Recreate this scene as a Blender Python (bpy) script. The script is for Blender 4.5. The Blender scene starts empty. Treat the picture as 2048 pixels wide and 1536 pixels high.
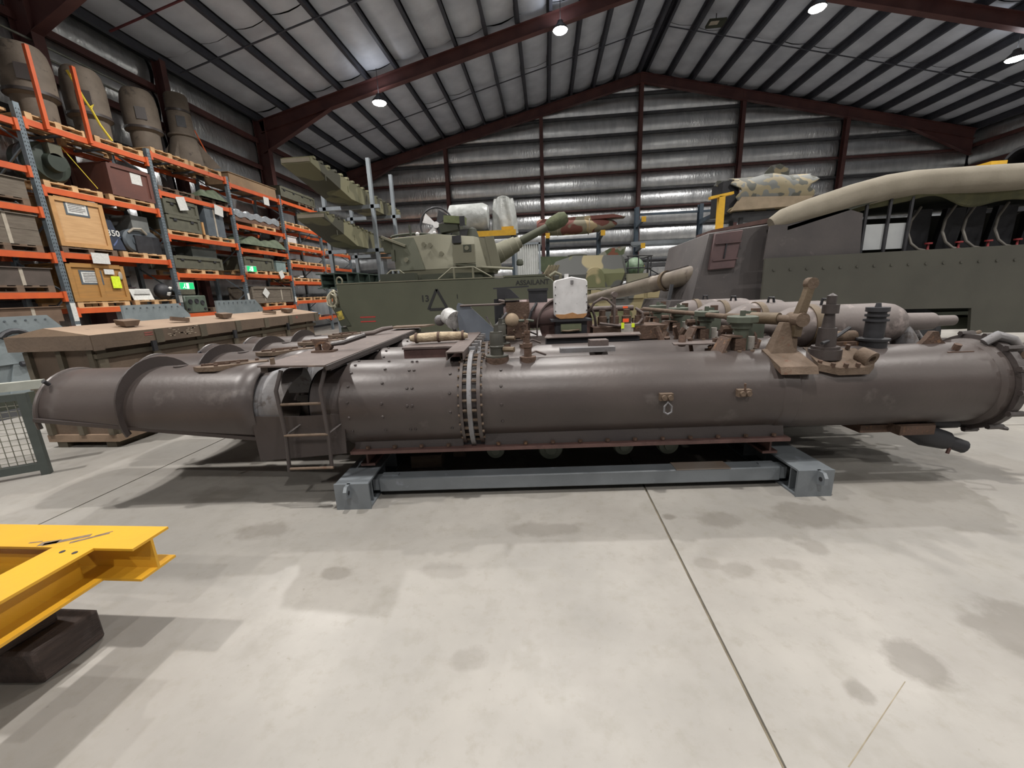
import bpy, math, random
from mathutils import Vector, Matrix, Euler
random.seed(7)
sc = bpy.context.scene
COL = sc.collection
rad = math.radians

# ---------------------------------------------------------------- camera
PITCH, YAW, ROLL = rad(13.1), rad(5.3), rad(2.3)
fw = Vector((-math.sin(YAW)*math.cos(PITCH), math.cos(YAW)*math.cos(PITCH), -math.sin(PITCH)))
rt = Vector((math.cos(YAW), math.sin(YAW), 0))
dn = fw.cross(rt)
r2 = rt*math.cos(ROLL) + dn*math.sin(ROLL)
d2 = -rt*math.sin(ROLL) + dn*math.cos(ROLL)
cam_d = bpy.data.cameras.new('camera')
cam_d.sensor_fit = 'HORIZONTAL'; cam_d.sensor_width = 36.0
cam_d.lens = 800.0/2048.0*36.0
cam_d.clip_start = 0.05; cam_d.clip_end = 200
cam = bpy.data.objects.new('camera', cam_d); COL.objects.link(cam)
mw = Matrix((( r2.x, -d2.x, -fw.x, 0), (r2.y, -d2.y, -fw.y, 0), (r2.z, -d2.z, -fw.z, 1.5), (0, 0, 0, 1)))
cam.matrix_world = mw
sc.camera = cam

# ---------------------------------------------------------------- world and exposure
wd = bpy.data.worlds.new('hall_air'); sc.world = wd; wd.use_nodes = True
bgn = wd.node_tree.nodes['Background']; bgn.inputs[0].default_value = (.55, .6, .7, 1); bgn.inputs[1].default_value = .05
sc.view_settings.view_transform = 'Standard'
sc.view_settings.look = 'None'
sc.view_settings.gamma = 1.0
sc.view_settings.use_curve_mapping = False
sc.view_settings.exposure = 0.0
LAMP_W = 465.0           # power of each high-bay lamp
LAMPS = [(x, y) for y in (9.6, 1.6, -6.4) for x in (-6.6, .7, 9.7, 17.4)] + [(-6.5, 17.64), (.7, 17.6), (9.7, 17.6), (17.2, 18.4)]
LAMP_Z = {(-6.5, 17.64): 9.0, (.7, 17.6): 10.84, (9.7, 17.6): 10.75, (17.2, 18.4): 9.0}

# ---------------------------------------------------------------- materials
def lin(h):
    h = h.lstrip('#'); o = []
    for i in (0, 2, 4):
        c = int(h[i:i+2], 16)/255
        o.append(c/12.92 if c <= .04045 else ((c+.055)/1.055)**2.4)
    return (*o, 1)
MATS = {}
def mat(name, c1, c2=None, rough=.6, metal=0., sc1=6., bump=.0, bsc=None, spots=None, spot_sc=9., spot_at=.62, emit=0., rv=.0, stretch=None, alpha=1.0, trans=0., coord='Object', detail=5.):
    """two-tone noise paint; spots = colour of blotches with a shape of their own (rust, dirt)"""
    if name in MATS: return MATS[name]
    m = bpy.data.materials.new(name); m.use_nodes = True
    nt = m.node_tree; N = nt.nodes; L = nt.links; b = N['Principled BSDF']
    b.inputs['Roughness'].default_value = rough; b.inputs['Metallic'].default_value = metal
    if trans: b.inputs['Transmission Weight'].default_value = trans
    if alpha < 1: b.inputs['Alpha'].default_value = alpha
    A = lin(c1); B = lin(c2) if c2 else A
    if c2 or bump or spots or rv:
        tc = N.new('ShaderNodeTexCoord'); src = tc.outputs['Object']
        if coord == 'World':
            g = N.new('ShaderNodeNewGeometry'); src = g.outputs['Position']
        if stretch:
            mp = N.new('ShaderNodeMapping'); mp.inputs['Scale'].default_value = stretch; L.new(src, mp.inputs[0]); src = mp.outputs[0]
        n1 = N.new('ShaderNodeTexNoise'); n1.inputs['Scale'].default_value = sc1; n1.inputs['Detail'].default_value = detail
        L.new(src, n1.inputs['Vector'])
        mx = N.new('ShaderNodeMix'); mx.data_type = 'RGBA'; mx.inputs[6].default_value = A; mx.inputs[7].default_value = B
        rp = N.new('ShaderNodeMapRange'); rp.inputs[1].default_value = .35; rp.inputs[2].default_value = .65; L.new(n1.outputs['Fac'], rp.inputs[0])
        L.new(rp.outputs[0], mx.inputs[0]); out = mx.outputs[2]
        if spots:
            n2 = N.new('ShaderNodeTexNoise'); n2.inputs['Scale'].default_value = spot_sc; n2.inputs['Detail'].default_value = 8; n2.inputs['Roughness'].default_value = .65
            L.new(src, n2.inputs['Vector'])
            r2_ = N.new('ShaderNodeMapRange'); r2_.inputs[1].default_value = spot_at; r2_.inputs[2].default_value = spot_at+.08; L.new(n2.outputs['Fac'], r2_.inputs[0])
            m2 = N.new('ShaderNodeMix'); m2.data_type = 'RGBA'; L.new(out, m2.inputs[6]); m2.inputs[7].default_value = lin(spots); L.new(r2_.outputs[0], m2.inputs[0]); out = m2.outputs[2]
        if rv:
            oi = N.new('ShaderNodeObjectInfo'); hs = N.new('ShaderNodeHueSaturation'); mr = N.new('ShaderNodeMapRange')
            mr.inputs[3].default_value = 1-rv; mr.inputs[4].default_value = 1+rv; L.new(oi.outputs['Random'], mr.inputs[0]); L.new(mr.outputs[0], hs.inputs['Value'])
            L.new(out, hs.inputs['Color']); out = hs.outputs[0]
        L.new(out, b.inputs['Base Color'])
        if bump:
            nb = N.new('ShaderNodeTexNoise'); nb.inputs['Scale'].default_value = bsc or sc1*6; nb.inputs['Detail'].default_value = 4; L.new(src, nb.inputs['Vector'])
            bp = N.new('ShaderNodeBump'); bp.inputs['Strength'].default_value = bump; bp.inputs['Distance'].default_value = .02; L.new(nb.outputs['Fac'], bp.inputs['Height']); L.new(bp.outputs[0], b.inputs['Normal'])
    else:
        b.inputs['Base Color'].default_value = A
    if emit:
        b.inputs['Emission Color'].default_value = A; b.inputs['Emission Strength'].default_value = emit
    MATS[name] = m
    return m

# ---------------------------------------------------------------- mesh builder
class MB:
    def __init__(s): s.v = []; s.f = []
    def add(s, vs, fs):
        o = len(s.v); s.v += [tuple(v) for v in vs]; s.f += [tuple(i+o for i in f) for f in fs]; return s
    def box(s, c, d, r=None):
        """box with centre c, size d, optional rotation (euler degrees or matrix)"""
        x, y, z = d[0]/2, d[1]/2, d[2]/2
        vs = [Vector(p) for p in ((-x,-y,-z),(x,-y,-z),(x,y,-z),(-x,y,-z),(-x,-y,z),(x,-y,z),(x,y,z),(-x,y,z))]
        if r is not None:
            m = r if isinstance(r, Matrix) else Euler([rad(a) for a in r]).to_matrix()
            vs = [m @ v for v in vs]
        c = Vector(c)
        return s.add([v+c for v in vs], [(3,2,1,0),(4,5,6,7),(0,1,5,4),(1,2,6,5),(2,3,7,6),(3,0,4,7)])
    def bb(s, x0, x1, y0, y1, z0, z1): return s.box(((x0+x1)/2,(y0+y1)/2,(z0+z1)/2), (x1-x0,y1-y0,z1-z0))
    def bar(s, a, b, w, h, up=(0,0,1)):
        """rectangular bar from a to b, w across, h along up"""
        a = Vector(a); b = Vector(b); d = b-a; L = d.length; d.normalize(); up = Vector(up)
        x = d.cross(up)
        if x.length < 1e-4: x = d.cross(Vector((0,1,0)))
        x.normalize(); u = x.cross(d)
        m = Matrix((x, d, u)).transposed()
        return s.box((a+b)/2, (w, L, h), m)
    def cyl(s, a, b, r, r2=None, n=16, caps=True, ph=0.):
        a = Vector(a); b = Vector(b); r2 = r if r2 is None else r2; d = (b-a).normalized()
        x = d.orthogonal().normalized() if abs(d.z) < .99 else Vector((1,0,0))
        if abs(d.z) < .99: x = d.cross(Vector((0,0,1))).normalized()
        y = d.cross(x); vs = []
        for p, q in ((a, r), (b, r2)):
            for i in range(n):
                t = 2*math.pi*(i+ph)/n; vs.append(p + (x*math.cos(t)+y*math.sin(t))*q)
        fs = [(i, (i+1) % n, n+(i+1) % n, n+i) for i in range(n)]
        if caps: fs += [tuple(range(n-1,-1,-1)), tuple(range(n, 2*n))]
        return s.add(vs, fs)
    def lathe(s, a, b, prof, n=24, ang=(0, 360), close=True):
        """prof: list of (distance along a->b, radius); revolved about the axis"""
        a = Vector(a); d = (Vector(b)-a).normalized()
        x = Vector((1,0,0)) if abs(d.z) > .99 else d.cross(Vector((0,0,1))).normalized()
        y = d.cross(x); vs = []; full = abs(ang[1]-ang[0]) >= 359.9; k = n if full else n+1
        for t, r in prof:
            for i in range(k):
                w = rad(ang[0]+(ang[1]-ang[0])*i/n); vs.append(a+d*t+(x*math.cos(w)+y*math.sin(w))*r)
        fs = []
        for j in range(len(prof)-1):
            for i in range(n):
                i2 = (i+1) % k; fs.append((j*k+i, j*k+i2, (j+1)*k+i2, (j+1)*k+i))
        return s.add(vs, fs)
    def path(s, pts, r, n=8, closed=False):
        pts = [Vector(p) for p in pts]; m = len(pts); rr = r if isinstance(r, (list, tuple)) else [r]*m
        prev = None; vs = []
        for i, p in enumerate(pts):
            if closed: d = pts[(i+1) % m]-pts[i-1]
            else: d = pts[min(i+1, m-1)]-pts[max(i-1, 0)]
            d.normalize()
            x = (prev - d*prev.dot(d)) if prev is not None else d.orthogonal()
            if x.length < 1e-5: x = d.orthogonal()
            x.normalize(); prev = x; y = d.cross(x)
            for k in range(n):
                t = 2*math.pi*k/n; vs.append(p+(x*math.cos(t)+y*math.sin(t))*rr[i])
        fs = []
        for i in range(m if closed else m-1):
            j = (i+1) % m
            for k in range(n): fs.append((i*n+k, i*n+(k+1) % n, j*n+(k+1) % n, j*n+k))
        if not closed: fs += [tuple(range(n-1,-1,-1)), tuple(range((m-1)*n, m*n))]
        return s.add(vs, fs)
    def prism(s, poly, ax, lo, hi):
        """polygon in the plane across axis ax ('x': (y,z), 'y': (x,z), 'z': (x,y)), from lo to hi; hi may be given per vertex"""
        n = len(poly); vs = []
        for q in (lo, hi):
            for i, (u, w) in enumerate(poly):
                qq = q[i] if isinstance(q, (list, tuple)) else q
                vs.append({'x': (qq,u,w), 'y': (u,qq,w), 'z': (u,w,qq)}[ax])
        fs = [(i, (i+1) % n, n+(i+1) % n, n+i) for i in range(n)] + [tuple(range(n-1,-1,-1)), tuple(range(n, 2*n))]
        return s.add(vs, fs)
    def hexa(s, p):
        """eight corners: bottom ring of four, top ring of four"""
        return s.add(p, [(3,2,1,0),(4,5,6,7),(0,1,5,4),(1,2,6,5),(2,3,7,6),(3,0,4,7)])
    def ball(s, c, r, n=12, m=8, sq=(1,1,1)):
        vs = []; c = Vector(c)
        for j in range(m+1):
            p = math.pi*j/m
            for i in range(n):
                t = 2*math.pi*i/n; vs.append(c+Vector((math.sin(p)*math.cos(t)*r*sq[0], math.sin(p)*math.sin(t)*r*sq[1], math.cos(p)*r*sq[2])))
        fs = [(j*n+i, (j+1)*n+i, (j+1)*n+(i+1) % n, j*n+(i+1) % n) for j in range(m) for i in range(n)]
        return s.add(vs, fs)
    def grid(s, fn, nu, nv):
        vs = [fn(i/nu, j/nv) for j in range(nv+1) for i in range(nu+1)]
        fs = [(j*(nu+1)+i, j*(nu+1)+i+1, (j+1)*(nu+1)+i+1, (j+1)*(nu+1)+i) for j in range(nv) for i in range(nu)]
        return s.add(vs, fs)
    def xf(s, m):
        s.v = [tuple(m @ Vector(v)) for v in s.v]; return s
    def mesh(s, name, material, ang=38, bevel=0):
        import bmesh
        me = bpy.data.meshes.new(name); me.from_pydata(s.v, [], s.f)
        bm = bmesh.new(); bm.from_mesh(me)
        bmesh.ops.remove_doubles(bm, verts=bm.verts, dist=1e-5)
        bmesh.ops.recalc_face_normals(bm, faces=bm.faces)
        if bevel:
            es = [e for e in bm.edges if len(e.link_faces) == 2 and e.calc_face_angle(0) > rad(40)]
            bmesh.ops.bevel(bm, geom=es, offset=bevel, segments=1, affect='EDGES', clamp_overlap=True)
        bm.to_mesh(me); bm.free()
        if material: me.materials.append(material)
        me.shade_smooth(); me.set_sharp_from_angle(angle=rad(ang))
        return me
    def obj(s, name, material, parent=None, ang=38, bevel=0, kind=None, label=None):
        return link(name, s.mesh(name, material, ang, bevel), parent, kind, label)
def link(name, me, parent=None, kind=None, label=None, loc=None, rot=None):
    o = bpy.data.objects.new(name, me); COL.objects.link(o)
    if parent is not None: o.parent = parent
    if kind: o['kind'] = kind
    if label: o['label'] = label
    if loc is not None: o.location = loc
    if rot is not None: o.rotation_euler = rot
    return o
def tag(o, label, cat, group=None):
    o['label'] = label; o['category'] = cat
    if group: o['group'] = group
    return o
def thing(name, label, cat, loc=(0,0,0), rz=0., group=None):
    o = bpy.data.objects.new(name, None); COL.objects.link(o); o.empty_display_size = .1
    o.location = loc; o.rotation_euler = (0, 0, rad(rz))
    return tag(o, label, cat, group)
def copy_tree(o, parent=None):
    c = o.copy(); COL.objects.link(c); c.parent = parent
    for ch in list(o.children): copy_tree(ch, c)
    return c
def text_mesh(name, txt, size, material, parent, loc, rot, ext=.003, label=None):
    cu = bpy.data.curves.new(name, 'FONT'); cu.body = txt; cu.size = size; cu.extrude = ext; cu.align_x = 'CENTER'; cu.align_y = 'CENTER'; cu.offset = size*.02; cu.resolution_u = 3
    tmp = bpy.data.objects.new('tmp', cu); COL.objects.link(tmp)
    dg = bpy.context.evaluated_depsgraph_get(); me = bpy.data.meshes.new_from_object(tmp.evaluated_get(dg))
    bpy.data.objects.remove(tmp); me.materials.clear(); me.materials.append(material); me.name = name
    return link(name, me, parent, loc=loc, rot=rot, label=label)

# ================================================================ the hall
XL, XR, YB, YF = -12.25, 23.15, 26.2, -16.0
XC, ZR, SLOPE = 5.45, 13.15, .227            # ridge
def roof_z(x): return ZR-abs(x-XC)*SLOPE
M_STEEL = mat('oxide_red_steel', '#4a2c2c', '#5a3835', .55, sc1=1.5)
M_DARKST = mat('girt_steel', '#4c4d52', '#5c5d60', .45, .5, sc1=2)
M_FOIL = mat('crinkled_foil', '#e4e6e8', '#cfd2d5', .31, .88, sc1=2.2, bump=.75, bsc=7, stretch=(1.6, 1.6, .55))
M_FOILD = mat('dull_foil_blanket', '#d0d5e0', '#bcc1cd', .55, .08, sc1=1.2, bump=.35, bsc=7)
# floor
def floor_mat():
    m = bpy.data.materials.new('stained_concrete'); m.use_nodes = True
    nt = m.node_tree; N = nt.nodes; L = nt.links; b = N['Principled BSDF']
    geo = N.new('ShaderNodeNewGeometry'); P = geo.outputs['Position']
    def noise(scale, det=6, rough=.55):
        n = N.new('ShaderNodeTexNoise'); n.inputs['Scale'].default_value = scale; n.inputs['Detail'].default_value = det; n.inputs['Roughness'].default_value = rough; L.new(P, n.inputs['Vector']); return n
    def ramp(sock, a, c, lo=0., hi=1.):
        r = N.new('ShaderNodeMapRange'); r.inputs[1].default_value = a; r.inputs[2].default_value = c; r.inputs[3].default_value = lo; r.inputs[4].default_value = hi; L.new(sock, r.inputs[0]); return r.outputs[0]
    def mixc(f, a, c):
        x = N.new('ShaderNodeMix'); x.data_type = 'RGBA'
        L.new(f, x.inputs[0])
        for k, q in ((6, a), (7, c)):
            if isinstance(q, tuple): x.inputs[k].default_value = q
            else: L.new(q, x.inputs[k])
        return x.outputs[2]
    n1 = noise(.9, 8, .6); n2 = noise(5, 8, .65)
    c = mixc(ramp(n1.outputs[0], .35, .68), lin('#94908a'), lin('#7f7c77'))
    c = mixc(ramp(n2.outputs[0], .52, .75, 0, .55), c, lin('#77736a'))
    n3 = noise(2.3, 10, .7); c = mixc(ramp(n3.outputs[0], .66, .74, 0, .5), c, lin('#7d7468'))
    n6 = noise(.55, 9, .68); c = mixc(ramp(n6.outputs[0], .5, .62, 0, .4), c, lin('#7c7771')); n4 = noise(13, 8, .7); c = mixc(ramp(n4.outputs[0], .53, .7, 0, .45), c, lin('#7a756b')); n5 = noise(34, 4, .6); c = mixc(ramp(n5.outputs[0], .68, .74, 0, .5), c, lin('#6b645a'))
    # oil stains, each with a place of its own
    wob = noise(4.5, 6, .65)
    for (x, y, rx, ry, k) in STAINS:
        mp = N.new('ShaderNodeMapping'); mp.vector_type = 'POINT'
        mp.inputs['Location'].default_value = (-x/rx, -y/ry, 0); mp.inputs['Scale'].default_value = (1/rx, 1/ry, 0); L.new(P, mp.inputs[0])
        ln = N.new('ShaderNodeVectorMath'); ln.operation = 'LENGTH'; L.new(mp.outputs[0], ln.inputs[0])
        ad = N.new('ShaderNodeMath'); ad.operation = 'MULTIPLY_ADD'; L.new(wob.outputs[0], ad.inputs[0]); ad.inputs[1].default_value = 2.2; L.new(ln.outputs['Value'], ad.inputs[2])
        c = mixc(ramp(ad.outputs[0], 1.72, 2.08, k*.66, 0.), c, lin('#5c564e'))
    L.new(c, b.inputs['Base Color'])
    L.new(ramp(n1.outputs[0], .3, .7, .38, .55), b.inputs['Roughness'])
    bp = N.new('ShaderNodeBump'); bp.inputs['Strength'].default_value = .06; bp.inputs['Distance'].default_value = .01; L.new(n2.outputs[0], bp.inputs['Height']); L.new(bp.outputs[0], b.inputs['Normal'])
    return m
STAINS = [(2.05, 1.62, .26, .2, .75), (1.45, 1.42, .14, .11, .8), (1.13, 1.28, .07, .06, .7), (1.5, 2.15, .12, .09, .55), (1.7, 2.5, .28, .16, .6), (1.1, 2.42, .2, .1, .6), (.78, 2.46, .06, .05, .8),
          (-.35, 1.35, .09, .07, .4), (-.05, 2.3, .3, .09, .5), (-1.9, 2.25, .22, .12, .55), (-2.6, 2.7, .3, .16, .6), (1.0, 1.95, .1, .07, .45), (.85, 2.0, .08, .06, .5), (2.6, 2.9, .5, .25, .4), (3.4, 3.3, .6, .3, .4),
          (3.1, 2.2, .3, .2, .3), (2.4, 1.9, .1, .08, .5), (-.6, 1.9, .18, .07, .35), (1.25, 2.0, .12, .06, .4), (-1.2, 1.85, .1, .05, .6), (-3.0, 3.2, .5, .3, .45), (.35, 3.3, .7, .4, .5), (-1.0, 3.5, .8, .4, .5)]
M_CONC = floor_mat()
M_JOINT = mat('joint_sealant', '#6b6252', '#8a806c', .8, sc1=9)
fl = MB().bb(XL-.3, XR+.3, YF-.3, YB+.3, -.30, -.016).obj('floor', M_JOINT, kind='structure')
xs = [XL-.3, -8.04, -3.66, .72, 5.10, 9.48, 13.86, 18.24, XR+.3]
ys = [YF-.3, -11.4, -6.2, -1.0, 4.2, 9.4, 14.6, 19.8, YB+.3]
for i in range(len(xs)-1):
    for j in range(len(ys)-1):
        g = .007
        MB().bb(xs[i]+g, xs[i+1]-g, ys[j]+g, ys[j+1]-g, -.016, 0).obj('floor_slab', M_CONC, fl)

MB().prism([(1.325,1.337),(1.328,1.336),(.92,1.032),(.916,1.033)], 'z', -.0005, .0006).obj('hairline_crack', M_JOINT, fl)
# walls: outer sheet, foil panels between girts, girts, columns
COLX = [XL, -5.82, -.12, 5.47, 10.98, 16.46, XR]
def gable_z(x): return roof_z(x)-.05
wb = MB().prism([(XL-.3, 0), (XR+.3, 0), (XR+.3, roof_z(XR)+.2), (XC, ZR+.3), (XL-.3, roof_z(XL)+.2)], 'y', YB+.12, YB+.3).obj('wall_back', M_DARKST, kind='structure')
def foil_panel(x0, x1, z0, z1, parent, axis='y', at=0., sgn=-1, zt0=None, zt1=None, n=10):
    """bulging blanket between two girts; top edge may slope"""
    zt0 = z1 if zt0 is None else zt0; zt1 = z1 if zt1 is None else zt1
    ph = random.uniform(0, 9)
    def fn(u, v):
        x = x0+(x1-x0)*u; zt = zt0+(zt1-zt0)*u; z = z0+(zt-z0)*v
        b = .10*math.sin(math.pi*v)**.6 + .018*math.sin(u*n*2.1+ph)*math.sin(math.pi*v)
        q = at+sgn*b
        return (x, q, z) if axis == 'y' else (q, x, z)
    return MB().grid(fn, n, 5).obj('foil_panel', M_FOIL, parent, ang=80)
GZ = [.02+1.0*k for k in range(14)]
for i in range(len(COLX)-1):
    x0, x1 = COLX[i]+.06, COLX[i+1]-.06
    for k in range(len(GZ)-1):
        z0, z1 = GZ[k]+.05, GZ[k+1]-.05
        e0, e1 = gable_z(x0), gable_z(x1)
        if z0 >= max(e0, e1)-.1: continue
        a0, a1 = min(z1, e0), min(z1, e1)
        if a0 < z0 or a1 < z0:        # sloped top crosses the strip: cut it at the slope
            xc = x0+(x1-x0)*(z0-e0)/(e1-e0)
            if e0 < e1: foil_panel(xc, x1, z0, z1, wb, at=YB+.1, zt0=z0+.01, zt1=a1)
            else: foil_panel(x0, xc, z0, z1, wb, at=YB+.1, zt0=a0, zt1=z0+.01)
        else: foil_panel(x0, x1, z0, z1, wb, at=YB+.1, zt0=a0, zt1=a1, n=12)
for z in GZ[1:]:
    half = (ZR-z)/SLOPE
    a, b = max(XL, XC-half+.3), min(XR, XC+half-.3)
    if b-a > 1:
        g = MB(); g.bb(a, b, YB-.12, YB+.1, z-.03, z+.03).bb(a, b, YB-.14, YB-.115, z-.03, z+.06).obj('girt', M_STEEL if abs(z-8.02) < .1 or abs(z-6.02) < .1 else M_DARKST, wb)
def ibeam(mb, a, b, h, w, tf=.02, tw=.014, up=(0,0,1)):
    a = Vector(a); b = Vector(b); u = Vector(up).normalized()
    mb.bar(a+u*(h/2-tf/2), b+u*(h/2-tf/2), w, tf, up); mb.bar(a-u*(h/2-tf/2), b-u*(h/2-tf/2), w, tf, up); mb.bar(a, b, tw, h-2*tf, up)
    return mb
for x in COLX[1:-1]:
    ibeam(MB(), (x, YB-.32, 0), (x, YB-.32, roof_z(x)-.3), .36 if abs(x-XC) < .2 else .3, .2, up=(0, 1, 0)).obj('wall_column', M_STEEL, wb)
for nm, xw, sg in (('wall_left', XL, 1), ('wall_right', XR, -1)):
    h = roof_z(xw)
    w = MB().bb(*sorted((xw-sg*.3, xw-sg*.12)), YF, YB, 0, h+.15).obj(nm, M_DARKST, kind='structure')
    yc = [YF, -10.9, -6, 2, 10, 13.5, 18.1, YB]
    for i in range(len(yc)-1):
        if yc[i+1] < 1: continue
        gz = [.05, 1.6, 3.1, 4.6, 6.0, 7.1, 8.15, h-.1]
        for k in range(len(gz)-1):
            foil_panel(yc[i]+.05, yc[i+1]-.05, gz[k]+.05, gz[k+1]-.05, w, 'x', xw-sg*.1, sg, n=14)
    for z in (1.6, 3.1, 4.6, 6.0, 7.1, 8.15):
        MB().bb(*sorted((xw-sg*.1, xw+sg*.12)), YF, YB, z-.03, z+.03).bb(*sorted((xw+sg*.11, xw+sg*.13)), YF, YB, z-.09, z+.09).obj('girt', M_STEEL if z > 7 else M_DARKST, w)
    for y in (-6, 2, 10, 13.5, 18.1):
        big = y != 13.5
        ibeam(MB(), (xw+sg*.3, y, 0), (xw+sg*.3, y, h-.2), .5 if big else .3, .26 if big else .2, up=(1, 0, 0)).obj('wall_column', M_STEEL, w)
wfr = MB().prism([(XL-.3, 0), (XR+.3, 0), (XR+.3, roof_z(XR)+.2), (XC, ZR+.3), (XL-.3, roof_z(XL)+.2)], 'y', YF-.2, YF).obj('wall_front', M_FOILD, kind='structure')
# roof
ce = MB(); t = .12
ce.add([(XL-.3, YF-.2, roof_z(XL-.3)+.12), (XC, YF-.2, ZR+.12), (XC, YB+.3, ZR+.12), (XL-.3, YB+.3, roof_z(XL-.3)+.12), (XL-.3, YF-.2, roof_z(XL-.3)+.2), (XC, YF-.2, ZR+.2), (XC, YB+.3, ZR+.2), (XL-.3, YB+.3, roof_z(XL-.3)+.2)], [(3,2,1,0),(4,5,6,7),(0,1,5,4),(1,2,6,5),(2,3,7,6),(3,0,4,7)])
ce.add([(XC, YF-.2, ZR+.12), (XR+.3, YF-.2, roof_z(XR+.3)+.12), (XR+.3, YB+.3, roof_z(XR+.3)+.12), (XC, YB+.3, ZR+.12), (XC, YF-.2, ZR+.2), (XR+.3, YF-.2, roof_z(XR+.3)+.2), (XR+.3, YB+.3, roof_z(XR+.3)+.2), (XC, YB+.3, ZR+.2)], [(3,2,1,0),(4,5,6,7),(0,1,5,4),(1,2,6,5),(2,3,7,6),(3,0,4,7)])
ce = ce.obj('ceiling', M_DARKST, kind='structure')
NP = 14
PUR = []
for sd, xe in ((-1, XL), (1, XR)):
    for k in range(NP+1):
        PUR.append(XC + (xe-XC)*(k+.15)/(NP+.3))
YS = [YF, -8, -2, 2, 6, 10, 14, 18.1, 22, YB]
for sd, xe in ((-1, XL), (1, XR)):
    xsn = [XC + (xe-XC)*(k+.15)/(NP+.3) for k in range(NP+1)]
    for k in range(NP):
        for j in range(len(YS)-1):
            if YS[j+1] < 3: continue
            x0, x1 = xsn[k]+sd*.05, xsn[k+1]-sd*.05; y0, y1 = YS[j], YS[j+1]-.03
            ph = random.uniform(0, 6)
            def fn(u, v, x0=x0, x1=x1, y0=y0, y1=y1, ph=ph):
                x = x0+(x1-x0)*u; y = y0+(y1-y0)*v
                return (x, y, roof_z(x)+.06-.09*math.sin(math.pi*u)*(1+.25*math.sin(v*7+ph))-.03*(1-abs(2*v-1)**6))
            MB().grid(fn, 4, 6).obj('roof_blanket', M_FOILD, ce, ang=80)
M_PUR = mat('purlin_steel', '#44464f', '#4e5059', .5, .3, sc1=2)
for x in PUR:
    z = roof_z(x)-.1
    g = MB(); g.bb(x-.01, x+.01, YF, YB, z-.15, z+.11).bb(x-.01, x+.11, YF, YB, z-.165, z-.145).bb(x-.11, x+.01, YF, YB, z+.105, z+.125).obj('purlin', M_PUR, ce)
for y in (2, 10, 18.1, 25.75):
    for sd, xe in ((-1, XL+.3), (1, XR-.3)):
        g = MB(); dp = .24
        a = (XC, y, ZR-.30-dp); bmid = (xe-sd*5, y, roof_z(xe-sd*5)-.30-dp); e = (xe, y, roof_z(xe)-.30-dp)
        ibeam(g, a, e, .48, .26)
        # tapered haunch at the knee
        zz = roof_z(xe)-.54; hx = xe-sd*3.2
        g.prism([(hx, roof_z(hx)-.75), (xe, zz-.2), (xe, zz-1.0)], 'y', y-.012, y+.012)
        g.bar((hx, y, roof_z(hx)-.78), (xe, y, zz-1.0), .24, .02)
        g.obj('rafter', M_STEEL, ce)
M_BRACE = mat('brace_red', '#6a2f33', '#562b30', .6, sc1=3)
for y in (12.0, 14.2, 21.8):
    for sd, xe in ((-1, XL), (1, XR)):
        MB().bar((XC+sd*.3, y, roof_z(XC+sd*.3)-.24), (xe-sd*.4, y, roof_z(xe)-.24), .05, .03).obj('purlin_bridging', M_BRACE if y == 12.0 else M_PUR, ce)
# diagonal wall brace pipes / conduit along the left wall
MB().path([(XL+.42, 6, 7.62), (XL+.42, 12.3, 7.62)], .03).obj('conduit', mat('galv_pipe', '#9a9d98', '#85887f', .4, .6), bpy.data.objects['wall_left'])
MB().path([(XL+.42, 6, 7.36), (XL+.42, 12.3, 7.36)], .03).obj('conduit', MATS['galv_pipe'], bpy.data.objects['wall_left'])

# high-bay lamps
UP = .015
M_LENS = mat('lamp_lens', '#fffaf0', emit=60.)
M_HOUS = mat('lamp_housing', '#3c3d40', '#4a4b4f', .5, .4)
def lamp(x, y, lab):
    zt = roof_z(x)-.22; z = LAMP_Z.get((x, y), zt-1.1)
    o = thing('high_bay_lamp', lab, 'lamp', (x, y, z), 0, 'high bay lamps under the roof')
    MB().lathe((0,0,.02), (0,0,1), [(0,.27),(.04,.28),(.1,.24),(.22,.12),(.3,.1),(.3,0)], 20).obj('housing', M_HOUS, o)
    MB().lathe((0,0,.0), (0,0,1), [(-.05,0),(-.045,.14),(-.02,.23),(.02,.265)], 20).obj('lens', M_LENS, o)
    MB().cyl((0,0,.3), (0,0,zt-z), .012, n=8).obj('hanger_rod', M_HOUS, o)
    ld = bpy.data.lights.new('lamp_light', 'AREA'); ld.shape = 'DISK'; ld.size = .32; ld.energy = LAMP_W; ld.color = (1, .968, .928); ld.spread = rad(145)
    lo = bpy.data.objects.new('lamp_light', ld); COL.objects.link(lo); lo.parent = o; lo.location = (0, 0, -.06)
    ud = bpy.data.lights.new('added_roof_fill', 'AREA'); ud.shape = 'DISK'; ud.size = .5; ud.energy = LAMP_W*UP; ud.color = (.93, .96, 1)   # added upward fill, there to brighten the roof
    uo = bpy.data.objects.new('added_roof_fill', ud); COL.objects.link(uo); uo.parent = o; uo.location = (0, 0, .36); uo.rotation_euler = (math.pi, 0, 0)
LL = {(-6.5, 17.64): 'bright lamp under the left roof slope, above the ramp sections', (.7, 17.6): 'small bright lamp just left of the roof ridge', (9.7, 17.6): 'bright lamp high on the right roof slope near the top edge', (17.2, 18.4): 'bright lamp at the right edge above the rolled canvas'}
for x, y in LAMPS:
    lamp(x, y, LL.get((x, y), 'high bay lamp overhead, out of the picture'))

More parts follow.
